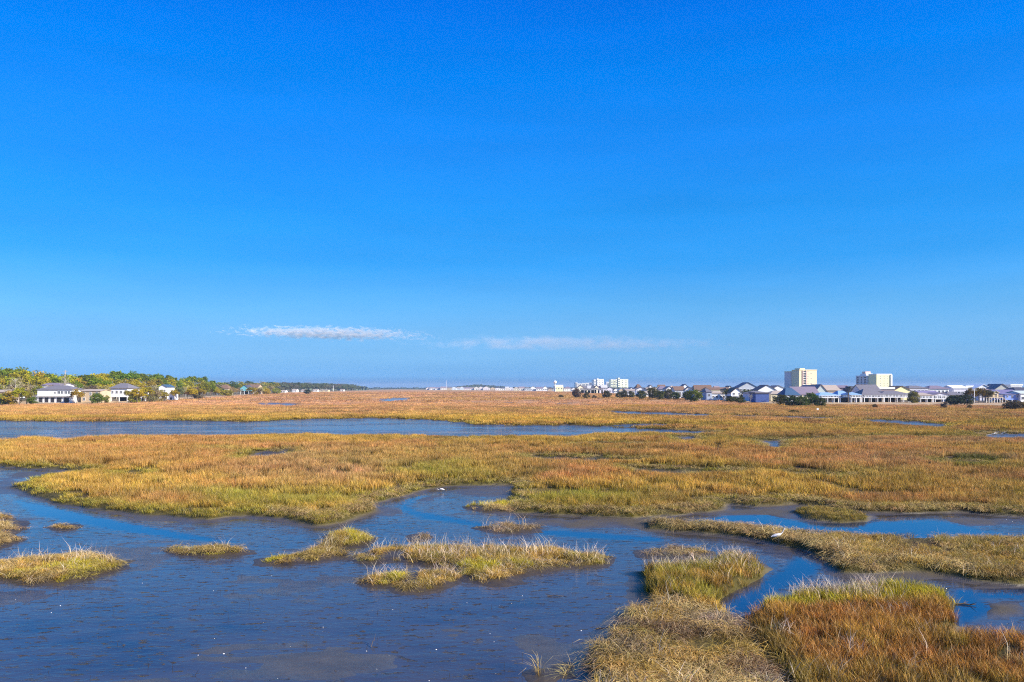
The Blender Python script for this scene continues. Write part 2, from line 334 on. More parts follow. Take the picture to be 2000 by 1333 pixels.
rg = mapr(t, n2.outputs[0], .3, .7, .07, .18)
rg = math_(t, 'ADD', rg, math_(t, 'MULTIPLY', omud.outputs['Fac'], .5))
mx = t.nodes.new('ShaderNodeMix'); t.links.new(g.outputs['Fac'], mx.inputs[0]); t.links.new(rg, mx.inputs[2]); mx.inputs[3].default_value = .95
t.links.new(mx.outputs[0], b.inputs['Roughness'])
mx = t.nodes.new('ShaderNodeMix'); t.links.new(math_(t, 'MAXIMUM', g.outputs['Fac'], math_(t, 'MULTIPLY', omud.outputs['Fac'], .85)), mx.inputs[0]); mx.inputs[2].default_value = .9; mx.inputs[3].default_value = .1
t.links.new(mx.outputs[0], b.inputs['Specular IOR Level'])
b.inputs['IOR'].default_value = 1.55
hh = math_(t, 'ADD', math_(t, 'MULTIPLY', n2.outputs[0], .032), math_(t, 'MULTIPLY', n3.outputs[0], .003))
hh = math_(t, 'ADD', hh, math_(t, 'MULTIPLY', math_(t, 'MULTIPLY', nf2.outputs[0], g.outputs['Fac']), .5))
bump(t, b, hh, 1., .8)
GROUND_M = mud_m
# water film
water_m, t, b = new_mat('water')
v = objco(t, 1, 1, 1); vr = objco(t, .55, 1.25, 1, R(-18)); vf = objco(t, .35, 1.0, 1, R(8))
fr = attrn(t, 'river'); dp = attrn(t, 'deep')
cw = mixc(t, mapr(t, noise(t, .6, 4, .6, vr).outputs[0], .35, .65), (.016,.020,.028), (.046,.040,.038))
cw = mixc(t, math_(t, 'MULTIPLY', fr.outputs['Fac'], mapr(t, noise(t, .11, 6, .7, objco(t, .35, 1.6, 1)).outputs[0], .52, .60)), cw, (.16,.125,.10)); cw = mixc(t, attrn(t, 'shallow').outputs['Fac'], cw, (.052,.043,.036)); cw = mixc(t, dp.outputs['Fac'], cw, (.006,.028,.07))
t.links.new(cw, b.inputs['Base Color'])
b.inputs['IOR'].default_value = 1.55
nf = noise(t, 4.2, 4, .62, vr); nb = noise(t, .5, 3, .55, vf); nr = noise(t, .30, 5, .62, vf)
streak = mapr(t, noise(t, .9, 5, .7, vr).outputs[0], .42, .60)
rr = math_(t, 'MULTIPLY', math_(t, 'SUBTRACT', 1., dp.outputs['Fac']), mapr(t, streak, 0, 1, .03, .13))
t.links.new(math_(t, 'ADD', rr, .03), b.inputs['Roughness'])
amp = math_(t, 'MULTIPLY', math_(t, 'SUBTRACT', 1., math_(t, 'MULTIPLY', dp.outputs['Fac'], .93)), .011)
hw = math_(t, 'MULTIPLY', math_(t, 'MULTIPLY', nf.outputs[0], amp), mapr(t, streak, 0, 1, .35, 1.3))
pit = mapr(t, noise(t, 3.2, 3, .6, objco(t, .6, 1.5, 1, R(-20))).outputs[0], .60, .72, 0, .045); pit2 = mapr(t, noise(t, 11, 2, .6, objco(t, .6, 1.2, 1)).outputs[0], .66, .76, 0, .010)
hw = math_(t, 'SUBTRACT', hw, math_(t, 'MULTIPLY', math_(t, 'ADD', pit, pit2), math_(t, 'SUBTRACT', 1., dp.outputs['Fac'])))
hw = math_(t, 'ADD', hw, math_(t, 'MULTIPLY', math_(t, 'MULTIPLY', nr.outputs[0], fr.outputs['Fac']), .75))
bump(t, b, hw, 1., 1.)
# blades
def grass_mat(name, inst=True, transl=.14):
    m = bpy.data.materials.new(name); m.use_nodes = True; t = m.node_tree; t.nodes.clear()
    out = t.nodes.new('ShaderNodeOutputMaterial')
    a, bq = attrn(t, 'tip', 'INSTANCER'), attrn(t, 'low', 'INSTANCER')
    h = attrn(t, 'h'); r_ = attrn(t, 'rnd')
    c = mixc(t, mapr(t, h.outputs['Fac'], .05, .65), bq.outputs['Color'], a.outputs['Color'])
    k = mapr(t, r_.outputs['Fac'], 0, 1, .32, 1.6); cn = t.nodes.new('ShaderNodeCombineXYZ'); [t.links.new(k, cn.inputs[i]) for i in range(3)]
    c = mixc(t, 1., c, cn.outputs[0], 'MULTIPLY')
    c = mixc(t, mapr(t, r_.outputs['Fac'], .86, .93, 0, .55), c, (.58,.45,.26))
    d = t.nodes.new('ShaderNodeBsdfDiffuse'); tr = t.nodes.new('ShaderNodeBsdfTranslucent'); t.links.new(c, d.inputs[0]); t.links.new(c, tr.inputs[0])
    ms = t.nodes.new('ShaderNodeMixShader'); ms.inputs[0].default_value = transl
    t.links.new(d.outputs[0], ms.inputs[1]); t.links.new(tr.outputs[0], ms.inputs[2]); t.links.new(ms.outputs[0], out.inputs[0]); return m
blade_m = grass_mat('grass_blades')

# ------------------------------------------------------------------ ground sheet
rows_px = np.concatenate([np.geomspace(4000, 1350, 40), np.arange(1346, 1040, -2.2), np.arange(1040, 800, -1.6), np.arange(800, 766, -.6)])
dr = H*F/(rows_px-HY); dr = np.concatenate([[-40, -8], dr, np.geomspace(dr[-1]*1.02, 8000, 60)])
cols = np.concatenate([np.linspace(-2.5, -.76, 60, endpoint=False), np.linspace(-.76, .76, 620), np.linspace(.76, 2.5, 61)[1:]])
DD, TT = np.meshgrid(dr, cols, indexing='ij')
XX = (np.maximum(DD, 4)+2)*TT*1.0; XX = XX.ravel(); YY = DD.ravel()
g_, c_, wx, wy = layout(XX, YY)
ZZ = terrain_z(XX, YY, g_, c_)
nr_, nc_ = DD.shape; ii = np.arange(nr_*nc_).reshape(nr_, nc_)
q = np.stack([ii[:-1, :-1], ii[:-1, 1:], ii[1:, 1:], ii[1:, :-1]], -1).reshape(-1, 4)
me = mesh_np('ground', np.stack([XX, YY, ZZ], -1), q, [GROUND_M], True, True)
tip, low = sward(XX, np.maximum(YY, 5), g_)
rise, dd = land_rise(XX, YY)
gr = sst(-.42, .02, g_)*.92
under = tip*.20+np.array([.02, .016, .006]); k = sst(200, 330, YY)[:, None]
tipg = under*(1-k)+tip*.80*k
sand = sst(-6, 6, dd)*(1-sst(25, 60, dd))
tipg = tipg+(np.array([.55,.42,.25])-tipg)*(sand*.6)[:, None]
tipg = tipg+(np.array([.20,.17,.09])-tipg)*(sst(25, 60, dd)*.9)[:, None]
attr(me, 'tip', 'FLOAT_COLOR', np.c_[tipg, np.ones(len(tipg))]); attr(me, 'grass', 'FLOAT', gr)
al = sst(-1.5, -.25, g_)*(1-sst(0, .3, g_))*sst(110, 50, YY)*np.clip(.35+1.3*(fbm(XX, YY, 3.5, 2, 61)-.35), 0, 1)  # olive mud edge, the grass's reflection partly put into its colour
al = np.maximum(al, muds(XX, YY))
attr(me, 'olive_mud', 'FLOAT', al*(c_ < .1))
go = link('ground', me); tag(go, 'wet mud flats and marsh ground stretching to the far shores', kind='structure')

# water sheet: a film lying in every hollow of the mud
rows = np.concatenate([[-40, 2], np.geomspace(6, 420, 420), [900, 2500, 7900]]); cols = np.linspace(-1.5, 1.5, 361)
DD, TT = np.meshgrid(rows, cols, indexing='ij'); XW = ((np.maximum(DD, 4)+2)*TT).ravel(); YW = DD.ravel()
nr_, nc_ = DD.shape; ii = np.arange(nr_*nc_).reshape(nr_, nc_)
q = np.stack([ii[:-1, :-1], ii[:-1, 1:], ii[1:, 1:], ii[1:, :-1]], -1).reshape(-1, 4)
gw, cw_, _, _ = layout(XW, YW)
me = mesh_np('water', np.stack([XW, YW, np.full(len(XW), .012)], -1), q, [water_m], True, True)
attr(me, 'river', 'FLOAT', sst(85, 105, YW)); attr(me, 'shallow', 'FLOAT', sst(.045, .0, .012-mud_z(XW, YW))*(cw_ < 0)*(YW < 80)); attr(me, 'deep', 'FLOAT', sst(-.1, .25, cw_))
tag(link('water', me), 'shallow blue tidal water over the mud and in the channels', kind='structure')

# ------------------------------------------------------------------ tufts of blades
def tuft(name, nb, rad, hmin, hmax, wd, segs, lean, seed, flat=False, droop=.25):
    r = np.random.default_rng(seed); V = []; T = []; Hh = []; Rn = []
    for i in range(nb):
        a = r.uniform(0, 2*math.pi); rr_ = rad*math.sqrt(r.uniform()); x, y = rr_*math.cos(a), rr_*math.sin(a)
        h = r.uniform(hmin, hmax); la = r.uniform(0, 2*math.pi); ln = abs(r.normal(0, lean)); f_ = r.uniform(0, 2*math.pi)
        if flat: ln = r.uniform(.9, 1.45)
        dx, dy = math.cos(la), math.sin(la); wx_, wy_ = math.cos(f_)*wd/2, math.sin(f_)*wd/2; rn = r.uniform()
        b0 = len(V)
        for s in range(segs):
            q_ = s/segs; an = ln*(.5+q_*.8)+droop*q_*q_; L = h*q_
            px_, py_, pz_ = x+dx*math.sin(an)*L, y+dy*math.sin(an)*L, max(math.cos(an), .03)*L+(.02+.08*r.uniform() if flat else 0)
            k_ = 1-.5*q_
            V += [(px_-wx_*k_, py_-wy_*k_, pz_), (px_+wx_*k_, py_+wy_*k_, pz_)]; Hh += [q_, q_]; Rn += [rn, rn]
        an = ln*1.3+droop; V.append((x+dx*math.sin(an)*h, y+dy*math.sin(an)*h, max(math.cos(an), .03)*h+(.04 if flat else 0))); Hh.append(1.); Rn.append(rn)
        for s in range(segs-1): o_ = b0+2*s; T += [(o_, o_+1, o_+3), (o_, o_+3, o_+2)]
        o_ = b0+2*(segs-1); T.append((o_, o_+1, o_+2))
    me_ = mesh_np(name, V, T, [blade_m]); attr(me_, 'h', 'FLOAT', Hh); attr(me_, 'rnd', 'FLOAT', Rn)
    return bpy.data.objects.new(name, me_)
LIB = []
libcol = bpy.data.collections.new('tuft_library')
def lib(*a, **k):
    o = tuft(f'tuft_{len(LIB):02d}', *a, **k); libcol.objects.link(o); LIB.append(o); return len(LIB)-1
near = [lib(46, .19, .5, 1.08, .0095, 3, .08, 100+i, droop=.12) for i in range(5)]
mid = [lib(64, .40, .55, 1.1, .022, 2, .07, 120+i, droop=.12) for i in range(4)]
farv = [lib(110, 1.15, .6, 1.12, .075, 1, .09, 140+i) for i in range(4)]
flat = [lib(52, .30, .35, .75, .014, 3, .5, 160+i, flat=True) for i in range(4)]
pale = [lib(9, .25, .7, 1.3, .013, 2, .10, 180+i) for i in range(3)]
twig = [lib(30, .12, .5, 1.2, .012, 3, .55, 190+i, droop=.5) for i in range(2)]
ng = bpy.data.node_groups.new('scatter', 'GeometryNodeTree')
ng.interface.new_socket('Geometry', in_out='INPUT', socket_type='NodeSocketGeometry'); ng.interface.new_socket('Geometry', in_out='OUTPUT', socket_type='NodeSocketGeometry')
N = ng.nodes; gi = N.new('NodeGroupInput'); g_o = N.new('NodeGroupOutput'); ci = N.new('GeometryNodeCollectionInfo'); ci.inputs['Collection'].default_value = libcol
ci.inputs['Separate Children'].default_value = True; ci.inputs['Reset Children'].default_value = True
ip = N.new('GeometryNodeInstanceOnPoints'); m2p = N.new('GeometryNodeMeshToPoints')
def na(nm, ty):
    a = N.new('GeometryNodeInputNamedAttribute'); a.data_type = ty; a.inputs[0].default_value = nm; return a.outputs[0]
ng.links.new(gi.outputs[0], m2p.inputs[0]); ng.links.new(m2p.outputs[0], ip.inputs['Points']); ng.links.new(ci.outputs[0], ip.inputs['Instance'])
ip.inputs['Pick Instance'].default_value = True
ng.links.new(na('kindex', 'INT'), ip.inputs['Instance Index'])
e2r = N.new('FunctionNodeEulerToRotation'); ng.links.new(na('rot', 'FLOAT_VECTOR'), e2r.inputs[0]); ng.links.new(e2r.outputs[0], ip.inputs['Rotation'])
ng.links.new(na('scl', 'FLOAT_VECTOR'), ip.inputs['Scale']); ng.links.new(ip.outputs[0], g_o.inputs[0])
def scatter(name, P, tip, low, rot, scl, kidx, parent=None):
    me_ = bpy.data.meshes.new(name); me_.vertices.add(len(P)); me_.vertices.foreach_set('co', np.asarray(P, np.float32).ravel())
    attr(me_, 'tip', 'FLOAT_VECTOR', tip); attr(me_, 'low', 'FLOAT_VECTOR', low); attr(me_, 'rot', 'FLOAT_VECTOR', rot); attr(me_, 'scl', 'FLOAT_VECTOR', scl); attr(me_, 'kindex', 'INT', kidx)
    me_.update(); o = link(name, me_, parent); md = o.modifiers.new('scatter', 'NODES'); md.node_group = ng; o['kind'] = 'stuff'; return o
def wedge(d0, d1, n, tmax=1.0):
    Y = np.sqrt(rng.uniform(d0*d0, d1*d1, n)); return rng.uniform(-1, 1, n)*(tmax*Y+1.5), Y
def jit(c, s=.12, hs=.05):
    n = len(c); return np.clip(c*(1+rng.normal(0, s, (n, 1)))*(1+rng.normal(0, hs, (n, 3))), .01, 1)
PX = lambda X, Y: X/Y*F+1000
PY = lambda Y: H*F/Y+HY
owners = {}
def put(owner, X, Y, Z, tip, low, hgt, kidx, wid=1., tilt=.08):
    n = len(X); rot = np.c_[rng.normal(0, tilt, n), rng.normal(0, tilt, n), rng.uniform(0, 6.283, n)]
    ws = np.ones(n)*wid; owners.setdefault(owner, []).append((np.c_[X, Y, Z], tip, low, rot, np.c_[ws, ws, hgt], kidx))
for lod, (d0, d1, dens, ks, wid) in enumerate([(11, 46, 24, near, 1), (46, 125, 6.0, mid, 1), (125, 345, 1.0, farv, 1), (325, 1100, .05, farv, 3.2)]):
    area = 1.0*(d1*d1-d0*d0); X, Y = wedge(d0, d1, int(area*dens))
    g1, c1, wx, wy = layout(X, Y)
    bare = fbm(X, Y, 2.2, 3, 71)
    keep = (g1 > .04) & (c1 < -.03) & (bare > .33-.08*sst(2, 0, g1)) & (rng.uniform(0, 1, len(X)) < .15+1.35*fbm(X, Y, 1.0, 2, 72))
    rise, dd = land_rise(X, Y); keep &= dd < 2
    keep &= (lod == 3) | (rng.uniform(0, 1, len(X)) < 1-sst(255, 345, Y)*.9)
    X, Y, g1, c1 = X[keep], Y[keep], g1[keep], c1[keep]; n = len(X)
    px, py = PX(X, Y), PY(Y)
    Z = terrain_z(X, Y, g1, c1)-(.42*sst(230, 330, Y))-.02
    tip, low = sward(X, Y, g1)
    hgt = (.24+.38*sst(.2, 3.0, g1))*(.5+1.0*fbm(X, Y, 2.2, 3, 73))
    if lod == 2: hgt *= 1.05
    if lod == 3: hgt = hgt*1.1; tip = tip*.95
    k = rng.choice(ks, n)
    own = np.zeros(n, int)
    if lod <= 1:
        bank, orange, pen, spit = [poly_sd(X, Y, P, 3) for P in LAND]
        own[(bank > -.6) & (bank > -50)] = 1; own[(orange > -.6)] = 2; own[(pen > -.6) & (pen > orange)] = 3; own[spit > -.5] = 4
    if lod == 0:
        m = own == 2
        gz = sst(1206, 1186, py+18*(fbm(X, Y, 1.2, 2, 81)-.5)+.02*(px-1700))  # green head of the stand
        nb = fbm(X, Y, .9, 3, 82)
        to = PAL['orange']+(PAL['gold']-PAL['orange'])*(sst(.50, .78, nb)*.75)[:, None]
        to = to+(PAL['olive']-to)*(sst(1290, 1340, py+30*(nb-.5)-.05*(px-1500))*.45)[:, None]
        tip = np.where(m[:, None], to+(PAL['lime']-to)*gz[:, None], tip); hgt = np.where(m, .42*(.6+.75*nb)*(1-.15*gz), hgt)
        gl = sst(1560, 1500, px-.5*(py-1250))*sst(1215, 1260, py)*m
        tip = tip+(PAL['olive']*.75-tip)*(gl*.8)[:, None]
        low = np.where(m[:, None], tip*.45+PAL['green']*.22, low)
        m = own == 3
        tp = PAL['gold']+(PAL['green']-PAL['gold'])*sst(.45, .6, nb)[:, None]*.8
        tp = tp+(PAL['orange']-tp)*(sst(.5, .65, fbm(X, Y, .7, 2, 84))*.45)[:, None]
        tip = np.where(m[:, None], tp, tip); hgt = np.where(m, .44*(.6+.8*nb), hgt)
        mt = poly_sd(X, Y, MAT, 3) > -.25+.8*(fbm(X, Y, 1, 2, 85)-.5)
        mt &= m
        cm = fbm(X, Y, 1.1, 3, 86)
        tm = PAL['straw']+(PAL['grey']-PAL['straw'])*sst(.52, .68, cm)[:, None]+(PAL['gold']-PAL['straw'])*(sst(.55, .66, fbm(X, Y, 1.4, 2, 87))*.7)[:, None]
        tm = np.clip(tm, .02, 1)
        fl = mt & (rng.uniform(0, 1, n) < .78)
        tip = np.where(mt[:, None], tm, tip); low = np.where(mt[:, None], tm*.55, low)
        hgt = np.where(mt, .34, hgt); k = np.where(fl, rng.choice(flat, n), k); hgt = np.where(fl, .9, hgt)
    m = own == 1
    nb = fbm(X, Y, 1.1, 3, 88)
    tb = PAL['gold']*.9+(PAL['olive']-PAL['gold']*.9)*sst(.35, .6, nb)[:, None]; tb = tb+(PAL['grey']*.8-tb)*(sst(1620, 1500, px)*.85)[:, None]
    tip = np.where(m[:, None], tb, tip); hgt = np.where(m, (.20+.14*sst(1500, 1750, px))*(.6+.8*nb), hgt)
    m = own == 4; tip = np.where(m[:, None], PAL['olive']*.9, tip); hgt = np.where(m, .20, hgt)
    if lod <= 1:                                              # fallen straw along the edges
        fe = (own <= 1) & (g1 < 1.3) & (rng.uniform(0, 1, n) < .34) & (px > 520)
        fe |= (own == 1) & (rng.uniform(0, 1, n) < .30-.1*sst(1500, 1750, px))
        k = np.where(fe, rng.choice(flat, n), k); hgt = np.where(fe, .9, hgt); sc2 = np.where(fe & (lod == 1), 1.5, 1.)
        tip = np.where(fe[:, None], PAL['straw']*(.75+.4*nb)[:, None], tip); low = np.where(fe[:, None], tip*.5, low)
    else: sc2 = np.full(n, float(wid))
    pt = (.55+.9*fbm(X, Y, (1.2, 2.5, 6., 25.)[lod], 3, 97))[:, None]; tip = jit(tip*pt, .22, .06); low = jit(low*.48*pt, .15, .05)  # blade feet darkened: shade between the stems put into the colour
    for o_ in range(5):
        m = own == o_
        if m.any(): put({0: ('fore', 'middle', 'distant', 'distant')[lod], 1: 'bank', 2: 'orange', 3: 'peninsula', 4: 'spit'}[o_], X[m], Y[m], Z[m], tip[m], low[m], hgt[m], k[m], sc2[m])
    # pale seed stalks
    if lod == 0:
        s = ((own == 2) & (gz > .3) & (px < 1720) & (py < 1190) & (rng.uniform(0, 1, n) < .8)) | ((own == 3) & (py < 1135) & (rng.uniform(0, 1, n) < .45)) | (rng.uniform(0, 1, n) < .02)
        for o_, nm in ((2, 'orange'), (3, 'peninsula'), (1, 'bank')):
            q_ = s & (own == o_)
            if q_.any(): put(nm, X[q_], Y[q_], Z[q_], jit(np.tile(PAL['white'], (q_.sum(), 1))), jit(np.tile(PAL['straw'], (q_.sum(), 1))), np.full(q_.sum(), .62), rng.choice(pale, q_.sum()))
LAB = {'fore': ('marsh_grass', 'golden and olive cordgrass along the near edge of the middle marsh'), 'middle': ('marsh_grass', 'rust and gold cordgrass meadow between the near flat and the far river'),
       'distant': ('marsh_grass', 'distant tan cordgrass meadow reaching the shores beyond the far river'), 'bank': ('bank_grass', 'matted olive and straw grass on the long narrow bank at right'),
       'orange': ('cordgrass', 'tall orange cordgrass with a lime green head in the right foreground'), 'peninsula': ('cordgrass', 'golden upright grass and grey fallen straw on the foreground peninsula'),
       'spit': ('bank_grass', 'small low green grass patch on the mud of the right pond')}
for k_, L in owners.items():
    o = scatter(LAB[k_][0], *[np.concatenate([np.asarray(l[i]) for l in L]) for i in range(6)]); tag(o, LAB[k_][1], kind='stuff')

# ------------------------------------------------------------------ islets: mound + grass
mound_m = simple('islet_mud', (.055,.038,.016), .5, .35, 3, .5, .03)
ISL = {  # label, tips, height, pale stalks, density, flat share
 'oval': ('rounded yellow-green grass islet at the left edge of the near flat', ['lime','gold','straw'], .24, .1, 40, .45),
 'sliver': ('low thin grass islet left of the hooked islet', ['olive','lime'], .17, .08, 34, .4),
 'hook': ('hook-shaped grass islet with a raised green tuft at its right end', ['lime','gold','olive'], .30, .06, 36, .35),
 'long': ('longest islet of yellow-green grass with pale stalks along its back', ['lime','olive','gold'], .27, .22, 36, .2),
 'pale': ('small grass islet with grey stalks just in front of the longest islet', ['lime','gold','olive'], .24, .25, 36, .2),
 'thin': ('thin brown-green islet in the channel behind the longest islet', ['olive','grey'], .20, .15, 20, .3),
 'upper': ('straw-topped grass islet at the tip of the right-hand meadow', ['lime','straw'], .32, .05, 24, .3),
 'corner': ('straw-brown grass tongue at the left picture edge above the oval islet', ['straw','gold','straw'], .28, .05, 20, .6),
 'tiny': ('tiny brown grass tuft alone near the left edge of the flat', ['gold','olive'], .15, 0, 20, .3),
 'brown': ('sparse dark brown weed patch beside the head of the peninsula', ['grey','olive'], .12, .1, 12, .4),
 'stub': ('small dark mud stub with brown stalks behind the longest islet', ['grey','rust'], .14, 0, 16, .2),
 'twiga': ('leftmost of two small dry tufts on the mud at the bottom edge', ['straw'], .14, 0, 40, .2),
 'twigb': ('dry spiky straw tuft on the mud left of the peninsula foot', ['straw','grey'], .34, 0, 22, .2),
 'rivera': ('orange grass clump in the far river at the left edge', ['rust','gold'], .55, 0, 4, 0),
 'riverb': ('flat green grass clump in the far river right of the orange clump', ['olive','green'], .5, 0, 4, 0)}
for nm, P in ISLES.items():
    lab, tips, hg, pl, dens, fs = ISL[nm]
    cx, cy = P.mean(0); root = empty('grass_islet', (cx, cy, 0)); tag(root, lab, 'grass islet', 'grass islets in the tidal flat')
    x0, y0 = P.min(0)-1.2; x1, y1 = P.max(0)+1.2; st = max(.10, (x1-x0)/90)
    gx, gy = np.meshgrid(np.arange(x0, x1+st, st), np.arange(y0, y1+st*1.5, st*1.5), indexing='xy'); ny, nx = gx.shape
    X, Y = gx.ravel(), gy.ravel(); a = .45*min(1, cy/45)
    def isd(X, Y): return poly_sd(X+(fbm(X, Y, .8, 3, 5)-.5)*a*2.2, Y+(fbm(X, Y, .9, 3, 9)-.5)*a*2.6, P, 5)
    sd = isd(X, Y); top = .10 if nm not in ('tiny', 'twiga', 'twigb', 'stub', 'brown') else .035
    mz = mud_z(X, Y)
    zf = lambda sd, X, Y: -.06+sst(-.75, -.15, sd)*(.095)+sst(-.1, .5, sd)*top+(fbm(X, Y, .5, 2, 91)-.5)*.04*sst(-.3, .1, sd)
    Z = zf(sd, X, Y); ii = np.arange(nx*ny).reshape(ny, nx)
    q = np.stack([ii[:-1, :-1], ii[:-1, 1:], ii[1:, 1:], ii[1:, :-1]], -1).reshape(-1, 4)
    q = q[(sd[q] > -1.1).any(1)]; used = np.unique(q); rem = np.zeros(nx*ny, int); rem[used] = np.arange(len(used))
    link('mud_mound', mesh_np('mud_mound', np.stack([X-cx, Y-cy, Z], -1)[used], rem[q], [mound_m], True, True), root)
    n = int((x1-x0)*(y1-y0)*dens); X, Y = rng.uniform(x0, x1, n), rng.uniform(y0, y1, n); sd = isd(X, Y)
    kp = (sd > .12*rng.uniform(-1, 2, n)) & (fbm(X, Y, .9, 2, 93) > .33) & (Y > 5); X, Y, sd = X[kp], Y[kp], sd[kp]; n = len(X)
    if n == 0: X, Y, sd = np.array([cx]), np.array([cy]), np.array([.2]); n = 1
    Z = zf(sd, X, Y)-.02; nb = fbm(X, Y, 1.4, 3, 95)
    tip = np.array([PAL[tips[int(min(v*len(tips), len(tips)-1))]] for v in np.clip((nb-.28)/.44, 0, .999)])
    h = hg*(.45+.65*sst(0, .9, sd))*(.55+.8*rng.uniform(0, 1, n)); big = cy > 80
    k = rng.choice(farv if big else near, n); s = np.full(n, .45 if big else .8)
    fl = (rng.uniform(0, 1, n) < fs) & (not big); k = np.where(fl, rng.choice(flat, n), k); h = np.where(fl, .7, h)
    if nm in ('twiga', 'twigb'): k = rng.choice(twig, n)
    if nm == 'hook': h = np.where(PX(X, Y) > 650, h*1.5, h*.75)
    tip = np.where(fl[:, None], (tip+PAL['straw'])*.5, tip)
    tip = tip*1.05*(.6+.8*fbm(X, Y, .7, 2, 98))[:, None]
    A = [(np.c_[X-cx, Y-cy, Z], jit(tip, .22), jit(tip*.25+PAL['olive']*.06, .1), np.c_[rng.normal(0, .1, n), rng.normal(0, .1, n), rng.uniform(0, 6.3, n)], np.c_[s, s, h], k)]
    m = rng.uniform(0, 1, n) < pl
    if m.any():
        c = m.sum(); A.append((np.c_[X-cx, Y-cy, Z][m], jit(np.tile(PAL['white'], (c, 1))), jit(np.tile(PAL['straw'], (c, 1))), np.c_[rng.normal(0, .12, c), rng.normal(0, .12, c), rng.uniform(0, 6.3, c)],
                              np.c_[np.ones(c), np.ones(c), rng.uniform(.3, .75, c)*np.where(Y[m] > cy, 1, .5)], rng.choice(pale, c)))
    scatter('grass', *[np.concatenate([l[i] for l in A]) for i in range(6)], parent=root)
# ------------------------------------------------------------------ trees
def leaf_mat(name, transl=.3):
    m = bpy.data.materials.new(name); m.use_nodes = True; t = m.node_tree; t.nodes.clear(); out = t.nodes.new('ShaderNodeOutputMaterial')
    oi_ = t.nodes.new('ShaderNodeObjectInfo'); a = attrn(t, 'v'); k = mapr(t, a.outputs['Fac'], 0, 1, .55, 1.5)
    cn = t.nodes.new('ShaderNodeCombineXYZ'); [t.links.new(k, cn.inputs[i]) for i in range(3)]
    c = mixc(t, 1., oi_.outputs['Color'], cn.outputs[0], 'MULTIPLY')
    c = mixc(t, mapr(t, a.outputs['Fac'], .7, 1, 0, .35), c, (.30,.24,.08))
    d = t.nodes.new('ShaderNodeBsdfDiffuse'); tr = t.nodes.new('ShaderNodeBsdfTranslucent'); t.links.new(c, d.inputs[0]); t.links.new(c, tr.inputs[0])
    ms = t.nodes.new('ShaderNodeMixShader'); ms.inputs[0].default_value = transl
    t.links.new(d.outputs[0], ms.inputs[1]); t.links.new(tr.outputs[0], ms.inputs[2]); t.links.new(ms.outputs[0], out.inputs[0]); return m
leaf_m = leaf_mat('foliage'); bark_m = simple('bark', (.16,.12,.085), .9, .3, 3); pale_bark = simple('pale_bark', (.42,.36,.28), .85, .25, 3)
def crown(name, seed, clumps, per, rx, rz_, zc, leaf, cr=.34, flatb=.5):
    r = np.random.default_rng(seed); V = []; A = []
    for i in range(clumps):
        u = r.normal(size=3); u /= np.linalg.norm(u); u[2] = u[2] if u[2] > -flatb else -u[2]*.4
        q_ = r.uniform(.45, 1)**.6; c = np.array([u[0]*rx*q_, u[1]*rx*q_, zc+u[2]*rz_*q_]); cv = r.uniform(.15, .85); s = cr*r.uniform(.6, 1.25)
        p = r.normal(size=(per, 3)); p /= np.linalg.norm(p, axis=1)[:, None]; p = c+p*(r.uniform(.3, 1, (per, 1))**.5)*s*np.array([1, 1, .75])
        d1 = r.normal(size=(per, 3)); d1 /= np.linalg.norm(d1, axis=1)[:, None]; d2 = np.cross(d1, r.normal(size=(per, 3))); d2 /= np.linalg.norm(d2, axis=1)[:, None]
        L = leaf*r.uniform(.6, 1.3, (per, 1)); V.append(np.stack([p-d1*L*.5, p+d1*L*.5, p+d2*L*.8], 1).reshape(-1, 3)); A.append(np.repeat(np.clip(cv+r.normal(0, .12, per), 0, 1), 3))
    V = np.concatenate(V); me_ = mesh_np(name, V, np.arange(len(V)).reshape(-1, 3), [leaf_m]); attr(me_, 'v', 'FLOAT', np.concatenate(A)); return me_
def trunk(name, seed, h, r0, branches, mat, spread=.5, z0=.35, sub=0):
    r = random.Random(seed); mb = MB(); mb.tube([(0,0,-.05),(r.uniform(-.03,.03),r.uniform(-.03,.03),h*.5),(r.uniform(-.06,.06),0,h)], [r0, r0*.75, r0*.35], 6)
    for i in range(branches):
        a = i*2.4+r.uniform(-.4,.4); z = h*(z0+(1-z0)*i/max(branches,1)*.9); L = spread*r.uniform(.6,1.1)
        p0, p1, p2 = (0,0,z), (math.cos(a)*L*.5, math.sin(a)*L*.5, z+L*.4), (math.cos(a)*L, math.sin(a)*L, z+L*.75); mb.tube([p0,p1,p2], [r0*.4, r0*.26, r0*.08], 4)
        for j in range(sub):
            b_ = a+r.uniform(-1.1,1.1); l2 = L*r.uniform(.35,.7); q0 = tuple(p1[k]+(p2[k]-p1[k])*r.random() for k in range(3))
            mb.tube([q0, (q0[0]+math.cos(b_)*l2, q0[1]+math.sin(b_)*l2, q0[2]+l2*r.uniform(.2,.9))], [r0*.18, r0*.04], 3)
    return mb.mesh(name, [mat])
